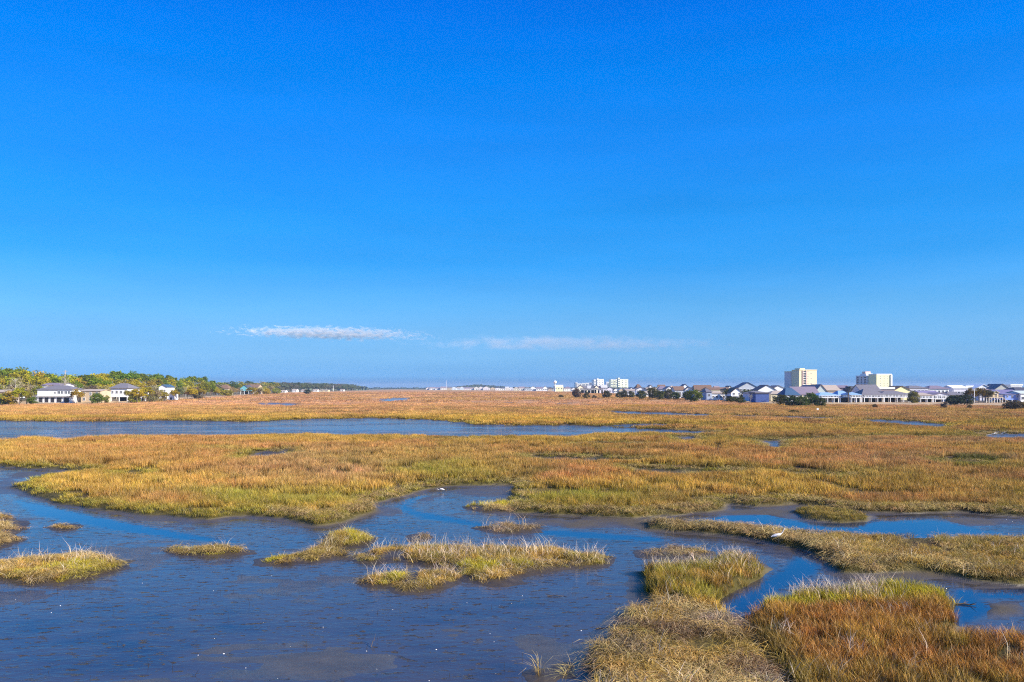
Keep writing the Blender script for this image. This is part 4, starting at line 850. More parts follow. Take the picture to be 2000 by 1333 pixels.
# --- right shore, front row
FR = [
 ('white gabled stilt house with a deck over dark piles', 1428,1450,dE(783)+10,767,757,WHT,RBR,'gf',2.1,[(2,.62,1.0,1.4)],(2.2,1.6)),
 ('tall blue-grey house with twin gables and a dark blue roof', 1443,1480,dE(783)+60,757,746.5,GRYW,RB,'gf',0,[(5,.75,1.2,1.8)],None),
 ('white house with one plain gable and dark roof slope', 1481,1516,dE(785)+60,762,751.5,WHT,RD,'gf',0,[],None),
 ('low blue garage under a flat grey roof', 1476,1502,dE(786)+6,768,766,(.06,.10,.28),RG,'flat',0,[],None),
 ('flat grey-roofed house behind the blue garage', 1466,1500,dE(786)+26,767,764,LAV,RG,'hip',0,[(4,.6,1.0,1.0)],None),
 ('cream low house with shallow pale roofs', 1506,1545,dE(786)+30,769,763,CRM,RT,'hip',0,[(4,.6,.9,.9)],None),
 ('small white house right of the plain gabled house', 1513,1529,dE(785)+75,757,752.5,WHT,RG,'gf',0,[],None),
 ('house with a steep dark blue hip roof', 1534,1562,dE(787)+28,771,757,LAV,RB,'hip',0,[(4,.6,.9,1.0)],None),
 ('long house with a broad purple-grey roof before the tower', 1552,1600,dE(787)+34,770,755,CRM,RP,'gs',0,[(6,.8,1.1,.9)],None),
 ('white house peeping right of the purple-grey roof', 1580,1596,dE(787)+60,757,751.5,WHT,RG,'gf',0,[(2,.7,.9,.9)],None),
 ('grey-green gabled house with a dark left roof slope', 1592,1616,dE(787)+38,766,750.5,(.44,.50,.48),RPK,'gf',0,[(2,.7,1.0,1.2)],None),
 ('tan-roofed house with two small white dormers', 1611,1641,dE(787)+55,762,752,RT,RT,'gs',0,[(4,.7,.9,.9)],None),
 ('light blue metal-roofed stilt house with a long white deck', 1600,1639,D0,772,766.5,(.66,.72,.76),RLB,'hip',2.0,[(7,.5,.9,1.1)],(2.1,1.7)),
 ('narrow light blue hip-roofed house with a dark entry', 1638,1661,D0+8,771,763,LAV,RLB,'hip',2.0,[(2,.5,1.0,1.1)],(2.0,1.0)),
 ('white stilt house with an arch beside the palm', 1660,1681,D0+1,770.5,766,WHT,RLB,'hip',2.1,[(4,.5,.9,1.1)],(2.1,1.2)),
 ('purple-roofed house glimpsed behind the tall palm', 1640,1662,D0+90,757,752.5,RP,RP,'gs',0,[(3,.6,.9,.9)],None),
 ('dark-roofed house left of the balconied tower', 1663,1684,D0+85,758,754,RPK,RD,'gs',0,[(3,.6,.9,.9)],None),
 ('large grey shingle-roofed stilt house with white lower deck', 1684,1725,D0+3,770.5,759,LAV,RG,'hip',2.1,[(7,.5,1.0,1.2)],(2.1,1.6)),
 ('house with a huge grey roof below the balconied tower', 1682,1720,D0+40,764,751,LAV,RG,'gs',0,[(4,.5,1.0,1.0)],None),
 ('pink-grey house with a white flat top band', 1712,1746,D0+48,760,756,RPK,WHT,'flat',0,[(4,.6,1.0,1.0)],None),
 ('white stilt house on many thin pillars with a grey roof', 1722,1776,D0+4,769.5,763,LAV,RG,'hip',2.2,[(8,.5,1.1,1.2)],(2.2,1.4)),
 ('yellow gabled house with an orange-brown roof', 1747,1777,D0+52,762,753.5,(.80,.72,.38),RBR,'gf',0,[(3,.6,.9,1.2)],None),
 ('grey hip-roofed house with a dark screened porch', 1776,1813,D0+58,758,753,LAV,RG,'hip',0,[(5,.72,1.4,1.6)],None),
 ('white house with grey hip roof and white balcony wall', 1816,1853,D0+60,759,753,WHT,RP,'hip',0,[(5,.72,1.0,1.6)],None),
 ('white bungalow with pale gable right of the golden palm', 1795,1821,D0+3,771.5,767,WHT,RT,'hip',1.6,[(4,.5,1.0,1.0)],(1.7,1.2)),
 ('grey house with a white-edged porch gable', 1822,1856,D0+6,771,766.5,LAV,RP,'gf',1.4,[(4,.5,1.5,1.3)],(1.5,1.4)),
 ('purple-roofed house behind the porch gable', 1800,1836,D0+28,768,763,LAV,(.22,.18,.28),'gs',0,[(4,.6,1.0,1.0)],None),
 ('grey-roofed house partly hidden by the dark hedge', 1852,1884,D0+14,771,765,(.62,.60,.56),RG,'hip',0,[(3,.5,1.0,1.2)],None),
 ('white-roofed house with a purple window band', 1863,1890,D0+62,758,752.5,LAV,WHT,'gs',0,[(4,.6,1.7,1.5)],None),
 ('small cream block beside the white-roofed house', 1887,1900,D0+66,757,753,(.82,.70,.42),WHT,'flat',0,[(1,.8,1.,1.)],None),
 ('white house with a wide dark window and a big white gable', 1904,1938,D0+60,760,750.5,WHT,WHT,'gf',0,[(3,.8,1.7,1.4)],None),
 ('grey house with a green-tinted gable top', 1940,1976,D0+52,763,749.5,(.45,.44,.38),RG,'gf',0,[(4,.3,1.0,1.2)],None),
 ('purple-grey low roofed house above the oaks', 1912,1950,D0+40,764,759,LAV,RPK,'hip',0,[(4,.6,1.0,1.0)],None),
 ('flat white-roofed house with a dark clerestory', 1974,1996,D0+60,753,750.5,WHT,WHT,'flat',0,[(3,.85,1.6,.8)],None),
 ('dark-walled house with a purple shingle roof', 1944,1990,D0+14,770,761,(.10,.09,.13),(.16,.14,.24),'gs',2.0,[(3,.5,1.0,1.2)],None),
 ('blue clapboard stilt house near the right picture edge', 1963,1991,D0-2,769.5,768,(.20,.30,.62),(.20,.19,.30),'gs',1.1,[(3,.6,.6,.8)],None),
 ('white house cut by the right picture edge', 1993,2030,D0-3,768,763,WHT,(.50,.55,.50),'gs',0,[(4,.5,1.,1.2)],None),
 ('dark roofed house above the right picture edge', 1984,2020,D0+30,763,756,RPK,RD,'hip',0,[(4,.5,1.,1.2)],None),
]
for f in FR:
    L_, x0, x1, d, ev, rd, wl, rf, ty, st, wn, dk = f
    house(L_, x0, x1, d, ev, rd, wl, rf, ty, st, wn, dk, depth=9 if d < 330 else 11, rz=random.uniform(-.04, .04))
# --- middle distance
MID = [
 ('white house immediately right of the right hotel',1222,1241,dE(773)+40,763,760,WHT,RT,'gs',[(3,.5,1.4,1.4)]),
 ('white house with a grey twin roof right of the hotels',1243,1262,dE(773)+20,761,756,WHT,RG,'gf',[(3,.6,1.4,1.4)]),
 ('pale yellow house behind the olive bushes',1264,1284,dE(774)+45,760,757,(.78,.70,.50),RT,'gs',[(3,.6,1.4,1.4)]),
 ('purple-grey house with two dormers',1286,1302,dE(776)+45,760,754,LAV,RP,'hip',[(3,.6,1.4,1.4)]),
 ('white-gabled house right of the dormered house',1301,1316,dE(776)+30,760,754.5,WHT,RPK,'gf',[(2,.6,1.4,1.4)]),
 ('grey-walled house with a red-brown roof slope',1318,1338,dE(777)+40,762,754.5,GRYW,RBR,'gs',[(3,.6,1.2,1.2)]),
 ('small bright white gabled house',1338,1353,dE(778)+25,762,755,WHT,RG,'gf',[(1,.7,1.2,1.4)]),
 ('brown-roofed house with a white dormer and flat white top',1358,1390,dE(779)+35,762,752,CRM,RBR,'gs',[(4,.5,1.2,1.2)]),
 ('long low cream house with brown roof',1386,1430,dE(780)+30,761,756.5,CRM,RBR,'gs',[(6,.5,1.2,1.2)]),
 ('white house with a row of square windows',1358,1382,dE(781)+14,768,764.5,WHT,RT,'gs',[(4,.5,1.2,1.1)]),
 ('narrow grey-walled tower house',1380,1390,dE(782)+8,765,759,(.36,.42,.52),RG,'hip',[(1,.6,1.,1.1)]),
 ('white house with green trim and a raised deck',1390,1418,dE(782)+10,768,764,WHT,RT,'hip',[(4,.5,1.1,1.1)]),
 ('pale low house behind the brown bush',1262,1282,dE(775)+14,767,764,WHT,RT,'gs',[(3,.5,1.2,1.1)]),
 ('pink low-roofed house in the bush row',1308,1330,dE(778)+10,770,767,LAV,RPK,'gs',[(3,.5,1.2,1.1)]),
 ('white cottage between bushes left of the bright bush',1290,1304,dE(777)+14,768,765,WHT,RG,'gf',[(2,.5,1.2,1.1)]),
 ('brown-roofed house behind the long cream house',1420,1434,dE(782)+45,761,757.5,TAN,RBR,'hip',[(2,.5,1.2,1.1)]),
]
for L_, x0, x1, d, ev, rd, wl, rf, ty, wn in MID: house(L_, x0, x1, d, ev, rd, wl, rf, ty, 0, wn, None, depth=12, rz=random.uniform(-.15, .15))
# --- far shore, tiny houses shoulder to shoulder
ELR = lambda px: float(np.interp(px, [830,1000,1080,1180,1250], [762.0,763,764.2,767,772.5]))
FARL = []
x = 832.
wc = [WHT, WHT, (.76,.70,.60), (.74,.66,.62), (.80,.74,.52), LAV, (.60,.66,.68), TAN]; rc = [RG, RT, RPK, RP, RBR, RD, (.50,.48,.46)]
wn_ = ['white', 'white', 'ivory', 'pinkish', 'pale yellow', 'lavender', 'grey-blue', 'tan']; rn_ = ['grey', 'tan', 'mauve', 'purple-grey', 'brown', 'dark', 'silver']
while x < 1240:
    wpx = random.uniform(7, 13) if x < 1000 else random.uniform(8, 15); iw, ir = random.randrange(8), random.randrange(7); ty = random.choice(['gs', 'gf', 'hip'])
    el = ELR(x+wpx/2); d = dE(el)+random.uniform(15, 60); hh_ = random.uniform(5.5, 8.5) if x < 1070 else random.uniform(5.5, 8.0)
    if x > 1100: hh_ *= .9
    ez = LANDZ+hh_*.62; rz_ = LANDZ+hh_; ev = HY+(H-ez)/d*F; rd = HY+(H-rz_)/d*F
    FARL.append((x, x+wpx, d, ev, rd, iw, ir, ty)); x += wpx*random.uniform(.85, 1.1)
ordn = ['first','second','third','fourth','fifth','sixth','seventh','eighth','ninth','tenth','eleventh','twelfth','thirteenth','fourteenth','fifteenth','sixteenth','seventeenth','eighteenth','nineteenth','twentieth']
cnt = {}
def zoneR(x):
    return 'under the dune\'s left end' if x < 900 else 'below the wooded dune' if x < 985 else 'left of the round-topped tower' if x < 1075 else 'right of the round-topped tower' if x < 1125 else 'below the left hotel' if x < 1160 else 'below the right hotels'
def ordinal(i): return ordn[i] if i < len(ordn) else f'{i+1}th'
for x0, x1, d, ev, rd, iw, ir, ty in FARL:
    z_ = zoneR(x0); cnt[z_] = cnt.get(z_, 0)+1
    house(f'tiny {wn_[iw]} house with {rn_[ir]} roof, {ordinal(cnt[z_]-1)} {z_}', x0, x1, d, ev, rd, wc[iw], rc[ir], ty, 0, [(3 if x1-x0 > 9 else 2,.5,2.0,1.5)], None, depth=13)
back = []
for i in range(17):                                          # second row roofs behind the middle and front rows
    x0 = 1128+i*6.6 if i < 8 else 1244+(i-8)*22; wpx = random.uniform(9, 14); iw, ir = random.randrange(8), random.randrange(7)
    d = 820 if i < 8 else 640; ez = 6.0+random.uniform(-.8, 1.2); rz_ = ez+3
    house(f'{wn_[iw]} house with {rn_[ir]} roof, {ordinal(i if i < 8 else i-8)} in the back row ' + ('under the hotels' if i < 8 else 'right of the hotels'), x0, x0+wpx, d, HY+(H-ez)/d*F, HY+(H-rz_)/d*F, wc[iw], rc[ir], random.choice(['gs', 'gf', 'hip']), 0, [(3,.8,1.6,1.4)], None, depth=12)

# ------------------------------------------------------------------ towers and hotels
def block(root, x0, x1, y0, y1, z0, z1, mat, name='wall'):
    mb = MB(); mb.box(x0, x1, y0, y1, z0, z1); return mb.build(name, mat, root)
ylw = simple('cream_stucco', (.74,.62,.36), .85, .05, .15); ylw2 = simple('yellow_stucco', (.80,.74,.40), .85, .05, .15); gst = simple('shaded_stucco', (.60,.55,.56), .85, .05, .15); pnk = simple('pink_stucco', (.70,.48,.38), .85, .06, .2)  # mauve coat puts the towers' left-side shade into its colour
def face_win(root, n_, m_, p0, p1, z0, z1, w, h, rz, mesh_=WIN, name='window'):
    for i in range(n_):
        for j in range(m_):
            q_ = (i+.5)/n_; put_part(name, mesh_, root, (p0[0]+(p1[0]-p0[0])*q_, p0[1]+(p1[1]-p0[1])*q_, z0+(z1-z0)*(j+.5)/m_), (w, 1, h), rz)
d = 900; Xc, Yc, _ = at(1561, d)
tA = empty('apartment_tower', (Xc, Yc, 0), R(16)); tag(tA, 'tall cream apartment tower, shaded left and sunlit right, behind the houses', 'tower')
# local frame: the corner towards the camera is the origin; -y is the right-hand lit face, -x the left-hand shaded one
S = 1.0
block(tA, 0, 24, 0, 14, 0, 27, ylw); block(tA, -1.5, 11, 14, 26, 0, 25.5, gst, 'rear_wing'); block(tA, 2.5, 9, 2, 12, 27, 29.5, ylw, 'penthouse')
block(tA, -.35, 24.4, -.35, 14, 27.0, 27.9, ylw, 'parapet'); block(tA, -1.8, 11.2, 14.1, 26.3, 25.5, 26.2, ylw, 'wing_parapet')
block(tA, 4.0, 4.9, -1.0, 0, 0, 27.0, pnk, 'pilaster'); block(tA, 8.9, 9.8, -1.0, 0, 0, 27.0, pnk, 'pilaster')
for j in range(9): block(tA, 5.0, 8.8, -.8, -.05, 2.0+j*2.75, 2.35+j*2.75, trim_m, 'balcony')
face_win(tA, 1, 9, (6.9, -.05), (6.9, -.05), 2, 26.8, 3.0, 1.6, 0, DOOR, 'balcony_opening')
face_win(tA, 2, 9, (10, -.05), (13, -.05), 2, 26.8, .9, 1.1, 0); face_win(tA, 1, 4, (15.5, -.05), (17, -.05), 3, 26, 1.4, 1.4, 0)
face_win(tA, 4, 9, (-.05, 13), (-.05, 1), 2, 26.8, .8, 1.0, -math.pi/2)
mb = MB(); mb.box(-6, 26, -6, 10, 0, 4.0); mb.build('podium', gst, tA)
Xc, Yc, _ = at(1712, d); tB = empty('apartment_tower', (Xc, Yc, 0), R(13)); tag(tB, 'yellow apartment tower with dark balconies and a stepped white crown', 'tower')
block(tB, 0, 20, 0, 14, 0, 22.0, ylw2); block(tB, -.3, 20.3, -.3, 14, 22, 22.9, trim_m, 'parapet'); block(tB, 18.5, 20.6, -1.2, 0, 0, 22.0, trim_m, 'stair_fin')
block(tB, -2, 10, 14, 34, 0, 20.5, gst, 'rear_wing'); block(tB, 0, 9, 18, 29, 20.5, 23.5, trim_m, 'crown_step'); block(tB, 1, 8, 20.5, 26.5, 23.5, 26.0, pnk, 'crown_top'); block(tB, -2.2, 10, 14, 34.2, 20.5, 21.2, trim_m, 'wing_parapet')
for k_, (a, b_) in enumerate(((17.2, 4.2), (23.8, 2.4), (30.5, 4.2))):
    for j in range(7): put_part('balcony_opening', DOOR, tB, (-2.06, a, 2.5+j*2.7), (b_, 1, 1.7), -math.pi/2)
face_win(tB, 3, 7, (2.5, -.05), (18, -.05), 2, 21.5, 1.1, 1.2, 0)
# hotels
def hotel(label, x0, x1, d, top, wall, rz, wings, nm='hotel'):
    Xc, Yc, _ = at(x0, d); r_ = empty(nm, (Xc, Yc, 0), rz); tag(r_, label, 'hotel'); W = (x1-x0)/F*d; T = H+(HY-top)/F*d; m = cm(wall)
    for a, b_, h_ in wings:
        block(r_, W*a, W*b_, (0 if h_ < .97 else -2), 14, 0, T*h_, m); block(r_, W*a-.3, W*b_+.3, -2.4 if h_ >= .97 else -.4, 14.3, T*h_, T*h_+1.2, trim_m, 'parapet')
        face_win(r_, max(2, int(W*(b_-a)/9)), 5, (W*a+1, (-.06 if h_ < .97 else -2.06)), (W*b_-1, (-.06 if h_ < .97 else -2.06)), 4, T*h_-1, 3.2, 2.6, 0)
    return r_
hotel('low ivory hotel block, leftmost of the distant hotels', 1124, 1151, 1900, 748.5, (.80,.74,.66), .12, [(0,.14,1.0),(.16,.45,.86),(.47,.72,.92),(.74,1.,.95)])
hotel('white middle hotel with a shaded left wing', 1160, 1181, 1900, 740.5, (.82,.78,.70), .30, [(0,.25,.9),(.28,.42,1.0),(.44,1.,.94)])
hotel('yellow-white hotel with twin stair towers, rightmost of the distant hotels', 1193, 1229, 1900, 739.5, (.84,.82,.52), .22, [(0,.14,.88),(.16,.27,.86),(.28,.38,.90),(.40,.50,1.02),(.53,1.,.90)])
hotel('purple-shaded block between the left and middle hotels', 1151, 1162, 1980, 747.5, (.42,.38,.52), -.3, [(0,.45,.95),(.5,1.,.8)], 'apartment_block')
hotel('small white block between the middle and right hotels', 1184, 1194, 1980, 747, (.80,.80,.80), .1, [(0,.6,1.),(.62,1.,.7)], 'apartment_block')
# round-topped tower on a pale yellow building
d = 1150; Xc, Yc, _ = at(1084, d); r_ = empty('observation_tower', (Xc, Yc, 0)); tag(r_, 'slim tower with a rounded white top beside a yellow building', 'tower')
mb = MB(); mb.tube([(0,0,0),(0,0,14)], [1.1,.8], 10); mb.build('shaft', cm((.45,.50,.55)), r_)
mb = MB(); mb.tube([(0,0,12.5),(0,0,13.6),(0,0,15.2),(0,0,16.6),(0,0,17.3)], [.8,2.3,2.7,1.9,.3], 14); mb.build('top', trim_m, r_)
mb = MB(); mb.tube([(0,0,17.2),(0,0,20.2)], [.14,.05], 5); mb.build('mast', cm((.5,.5,.55)), r_)
house('pale yellow hall with a sloping roof beside the slim round-topped tower', 1083, 1100, 1150, 755.5, 752.0, (.84,.80,.46), (.72,.70,.52), 'gs', 0, [(3,.6,2.,2.)], depth=20)

# ------------------------------------------------------------------ wooden deck house, poles, signs
d = D0-1; Xc, Yc, _ = at(1941, d); r_ = empty('wooden_gazebo', (Xc, Yc, LANDZ-.1)); tag(r_, 'pale wooden gazebo and raised deck with stairs in front of the oaks', 'gazebo')
wood = simple('pale_deck_wood', (.66,.52,.32), .8, .2, 2); mb = MB(); mb.box(-4.5, 2.2, -2.4, 2.4, 2.0, 2.2); mb.build('deck', wood, r_)
mb = MB()
for i in range(7):
    for yy in (-2.3, 2.2): mb2 = put_part('post', POST, r_, (-4.4+i*1.08, yy, 0), (.18, .18, 2.0))
for i in range(22): mb.box(-4.45+i*.30, -4.39+i*.30, -2.36, -2.30, 2.2, 2.95)
mb.box(-4.5, 2.2, -2.38, -2.28, 2.95, 3.05); mb.build('railing', wood, r_)
mb = MB(); mb.box(-.9, 1.3, -.9, 1.2, 2.2, 4.0); mb.build('cabin', wood, r_)
roofmesh('gf', -.9, 1.3, -.9, 1.2, 4.0, 4.8, .3).build('roof', cm((.60,.50,.36)), r_)
put_part('opening', DOOR, r_, (.3, -.95, 3.0), (.7, 1, 1.4))
mb = MB()
for s in range(9): mb.box(2.3+s*.33, 2.66+s*.33, -2.0, -.8, 1.9-s*.22, 2.0-s*.22)
mb.build('stairs', wood, r_)
mb = MB(); mb.tube([(-4.4,-2.35,.1),(-2.2,-2.35,1.9)], [.07,.07], 4); mb.tube([(-2.2,-2.35,.1),(0,-2.35,1.9)], [.07,.07], 4); mb.tube([(2.2,-2.35,.1),(0,-2.35,1.9)], [.07,.07], 4); mb.build('brace', wood, r_)
def pole(px, d, h, r, mat, label, arms=0, tilt=0, name='utility_pole', zb=LANDZ):
    Xc, Yc, _ = at(px, d); r_ = empty(name, (Xc, Yc, zb-.1)); tag(r_, label, 'pole'); r_.rotation_euler = (0, tilt, 0)
    mb = MB(); mb.tube([(0,0,0),(0,0,h)], [r, r*.7], 7); mb.build('shaft', mat, r_)
    for i in range(arms): mb = MB(); mb.box(-1.1, 1.1, -.06, .06, h-.6-i*.8, h-.48-i*.8); mb.build('crossarm', mat, r_)
    return r_
pole(1903, D0-9, 5.6, .16, trim_m, 'white pole standing before the rust-leaved oaks', 1)
pole(1889, D0-8, 2.7, .10, trim_m, 'short leaning white post in the dark hedge', 0, .25, 'post')
pole(30, dE(787)+12, 9.5, .16, pale_bark, 'utility pole with crossarm among the left trees', 1)
pole(128, dE(787)+30, 13.5, .14, pale_bark, 'tall bare pole above the white house roof', 1)
pole(331, dE(781)+4, 4.2, .12, trim_m, 'slim white mast at the white pavilion')
pole(651, dE(764.6)+15, 9.0, .35, trim_m, 'white mast on the hazy left shore')
pole(872, dE(762.2)+20, 22.0, .45, cm((.6,.6,.62)), 'thin pale mast above the tiny far houses')
Xc, Yc, _ = at(1597, dist(807)); r_ = empty('marker_sign', (Xc, Yc, .1)); tag(r_, 'small white marker sign alone in the open marsh', 'sign')
mb = MB(); mb.tube([(0,0,0),(0,0,1.25)], [.045,.045], 6); mb.build('stake', conc_m, r_); mb = MB(); mb.box(-.28, .28, -.05, -.02, .75, 1.2); mb.build('board', trim_m, r_)

# ------------------------------------------------------------------ far woods on the horizon
def ridge(name, label, x0, x1, d, zt, seed, c, thick=220, rough=1.):
    n = int((x1-x0)*1.2)+8; V = []; Fq = []; r = np.random.default_rng(seed)
    xs = np.linspace(x0, x1, n); m = 9
    for i, x in enumerate(xs):
        q_ = (x-x0)/(x1-x0); env = zt(q_); 
        for j in range(m):
            v = j/(m-1); prof = math.sin(math.pi*min(v*1.25, 1-.0*v)) if v < .4 else (1-(v-.4)/.6*.3); prof = min(1, v/.25)**.5 if v < .25 else (1 if v < .8 else 1-(v-.8)/.2)
            dd_ = d+thick*v; z = .2+env*prof*(1-.22*rough*r.uniform())+(0 if j in (0, m-1) else 1.2*rough*r.normal())
            V.append(((x-1000)/F*dd_+r.normal()*2, dd_, max(z, .0) if 0 < j < m-1 else 0.))
    for i in range(n-1):
        for j in range(m-1): a = i*m+j; Fq.append((a, a+m, a+m+1, a+1))
    me_ = mesh_np(name, V, Fq, [simple('far_foliage', c, .95, .35, .03)], False, True); o = link(name, me_); tag(o, label, kind='stuff'); return o
bumpf = lambda q_: max(.2, math.sin(math.pi*min(1, max(0, q_)))**.6)
ridge('distant_woods', 'dark wooded dune rising behind the tiny houses left of the hotels', 886, 992, 2300, lambda q_: 6.5+6.5*bumpf(q_)+2.5*math.exp(-((q_-.42)/.14)**2), 3, (.035,.055,.03))
ridge('distant_woods', 'low dark tree line closing the gap at the centre of the horizon', 700, 850, 2500, lambda q_: 4.0+1.5*math.sin(q_*19)**2, 4, (.03,.05,.035))
ridge('distant_woods', 'faint far tree line along the horizon behind the right shore houses', 985, 2600, 1700, lambda q_: 6.3+.8*math.sin(q_*70), 5, (.04,.06,.035), rough=.6)
ridge('distant_woods', 'low hazy woods closing the left shore behind its trees', -700, 715, 1500, lambda q_: 9+2*math.sin(q_*50), 6, (.12,.14,.08))  # foliage lightened to hold haze in its colour

# ------------------------------------------------------------------ birds
def skin(name, pts, edges, rad, mat, parent=None, sub=2):
    me_ = bpy.data.meshes.new(name); me_.from_pydata(pts, edges, []); me_.update(); o = link(name, me_, parent); me_.materials.append(mat)
    s_ = o.modifiers.new('skin', 'SKIN'); s_.use_smooth_shade = True
    for v, rr_ in zip(me_.skin_vertices[0].data, rad): v.radius = rr_ if isinstance(rr_, tuple) else (rr_, rr_)
    me_.skin_vertices[0].data[0].use_root = True; m_ = o.modifiers.new('sub', 'SUBSURF'); m_.levels = m_.render_levels = sub; return o
feather = simple('white_feathers', (.62,.58,.54), .8, .12, 8); beak_m = simple('yellow_beak', (.62,.40,.10), .5, .1, 6); leg_m = simple('dark_leg', (.10,.09,.07), .7, .1, 6)
def egret(px, py, s, rz, label, pose):
    d = dist(py); X, Y, _ = at(px, d); g1, c1, _, _ = layout(np.array([X]), np.array([Y])); z = max(-.02, float(terrain_z(np.array([X]), np.array([Y]), g1, c1)[0]))
    r_ = empty('egret', (X, Y, z-.01), rz); r_.scale = (s, s, s); tag(r_, label, 'bird', 'white egrets')
    if pose == 'stretch':                                    # body level, neck reaching forward and up, facing +x
        P = [(0,0,.52),(-.14,0,.50),(-.30,0,.46),(-.42,0,.43),(.10,0,.56),(.20,0,.61),(.28,0,.70),(.32,0,.80),(.37,0,.86),(.42,0,.86)]
        rd = [(.085,.10),(.09,.10),(.06,.05),(.02,.012),(.06,.06),(.034,.034),(.026,.026),(.024,.024),(.034,.032),(.02,.018)]
        bk = [(.43,0,.86),(.57,0,.83)]
    else:                                                    # feeding: body tilted, neck down and forward, facing -x
        P = [(0,0,.34),(.14,0,.35),(.28,0,.34),(.38,0,.32),(-.10,0,.33),(-.20,0,.30),(-.28,0,.31),(-.34,0,.36),(-.40,0,.38),(-.45,0,.37)]
        rd = [(.09,.11),(.09,.11),(.06,.05),(.02,.012),(.06,.06),(.036,.036),(.028,.028),(.026,.026),(.034,.032),(.02,.018)]
        bk = [(-.46,0,.37),(-.59,0,.32)]
    skin('body', P, [(0,1),(1,2),(2,3),(0,4),(4,5),(5,6),(6,7),(7,8),(8,9)], rd, feather, r_)
    mb = MB(); mb.tube(bk, [.014,.003], 6); mb.build('beak', beak_m, r_)
    hz = P[0][2]-.05; sg = 1 if pose == 'stretch' else -1
    for yy, fx in ((-.035, -.02), (.035, .05)):
        mb = MB(); mb.tube([(-.03*sg, yy, hz),(sg*(fx+.01), yy, hz*.55),(sg*fx, yy, 0)], [.022,.010,.009], 6)
        for a in (-.5, 0, .5): mb.tube([(sg*fx, yy, .01),(sg*(fx+.07*math.cos(a)), yy+.07*math.sin(a), .005)], [.006,.003], 4)
        mb.build('leg', leg_m, r_)
    for yy in (-1, 1):
        mb = MB(); q_ = [(.08*sg, yy*.085, P[0][2]+.03),(-.10*sg, yy*.105, P[0][2]+.02),(-.28*sg, yy*.06, P[0][2]-.03),(-.44*sg, yy*.01, P[0][2]-.08)]
        mb.tube(q_, [.03,.045,.035,.006], 8); mb.build('wing', feather, r_)
egret(1520, 1066, .78, .15, 'white egret wading with its neck stretched out below the long bank', 'stretch')
egret(861, 962, .62, .1, 'white egret bent low at the muddy creek edge behind the hooked islet', 'low')

# ------------------------------------------------------------------ shells, sticks, driftwood
shell_m = simple('shell', (.80,.77,.70), .5, .1, 10); stick_m = simple('driftwood', (.10,.075,.055), .85, .3, 6); pale_stick = simple('bleached_wood', (.60,.56,.50), .8, .2, 6)
sp = [(437,1278,.09),(387,1281,.06),(30,1173,.10),(278,1140,.06),(417,1155,.05),(530,1126,.05),(852,1270,.08),(760,1282,.05),(736,1309,.09),(716,1273,.06),(567,1264,.05),(547,1265,.04),(838,1331,.06),(631,1226,.05),(957,1239,.05),(118,1184,.07),
      (100,1198,.07),(480,1306,.06),(690,1140,.05),(1020,1165,.06),(767,1192,.05),(1135,1233,.07),(1136,1268,.06),(1090,1318,.05),(1966,1016,.10),(912,1178,.05),(965,1255,.05),(610,1138,.05)]
mbs = MB()
for px, py, s in sp:
    d = dist(py); X, Y, _ = at(px, d); n_ = 7; a0 = random.uniform(0, 6); s *= .5
    pts = [(X+s*.6*math.cos(a0+k*2*math.pi/n_)*random.uniform(.7,1.2), Y+s*.45*math.sin(a0+k*2*math.pi/n_)*random.uniform(.7,1.2), .012) for k in range(n_)]
    mbs.add(pts+[(X, Y, .012+s*.35)], [(k, (k+1) % n_, n_) for k in range(n_)]+[tuple(range(n_))[::-1]])
o = mbs.build('shell_fragments', shell_m); tag(o, 'scattered white oyster shell bits on the near mud', kind='stuff')
mbs = MB(); r = np.random.default_rng(12)
for i in range(330):                                         # dark clods, worm casts, plant stubs
    py = 960+373*r.uniform()**.7; px = r.uniform(-100, 1250); d = dist(py); X, Y, _ = at(px, d)
    g1, c1, _, _ = layout(np.array([X]), np.array([Y]))
    if g1[0] > -.3 or c1[0] > -.1: continue
    s = .012+.07*r.uniform()**3; a0 = r.uniform(0, 6); n_ = 6; el_ = r.uniform(1, 3.2)
    if r.uniform() < .25:
        hh2 = r.uniform(.05, .22); mbs.tube([(X, Y, -.02), (X+r.normal()*.03, Y, hh2)], [.007, .004], 3); continue
    pts = [(X+s*el_*math.cos(a0+k*2*math.pi/n_), Y+s*math.sin(a0+k*2*math.pi/n_), -.012) for k in range(n_)]
    mbs.add(pts+[(X+s*.2, Y, s*.55)], [(k, (k+1) % n_, n_) for k in range(n_)])
o = mbs.build('mud_debris', simple('dark_debris', (.045,.038,.034), .6, .3, 6)); tag(o, 'dark clods, stubs and plant bits scattered over the wet mud', kind='stuff')
def stick(px, py, L, ang, r0, mat, label, forks=0, name='stick', z=.02, lift=.05):
    d = dist(py); X, Y, _ = at(px, d); mb = MB(); c, s = math.cos(ang), math.sin(ang)
    P = [(-L/2*c, -L/2*s, 0), (-L*.1*c, -L*.1*s+.02, lift*.5), (L*.2*c, L*.2*s-.02, lift*.4), (L/2*c, L/2*s, lift)]
    mb.tube(P, [r0, r0*.9, r0*.7, r0*.35], 6)
    for k in range(forks):
        q_ = P[2] if k % 2 else P[1]; a2 = ang+(-1)**k*(.6+.2*k); l2 = L*.35; mb.tube([q_, (q_[0]+math.cos(a2)*l2, q_[1]+math.sin(a2)*l2, q_[2]+l2*(.3+.3*(k % 2)))], [r0*.5, r0*.15], 5)
    o = mb.build(name, mat); o.location = (X, Y, z); tag(o, label, 'driftwood' if 'drift' in name else 'stick')
stick(1085, 1166, .55, -.15, .016, stick_m, 'dark straight stick lying on the wet mud left of the peninsula')
stick(1190, 1231, .8, -.2, .018, stick_m, 'thin dark branch reaching into the water from the peninsula bank', 3)
stick(1886, 1183, .6, -.3, .03, stick_m, 'dark forked branch end in the right pond off the green stand', 3)
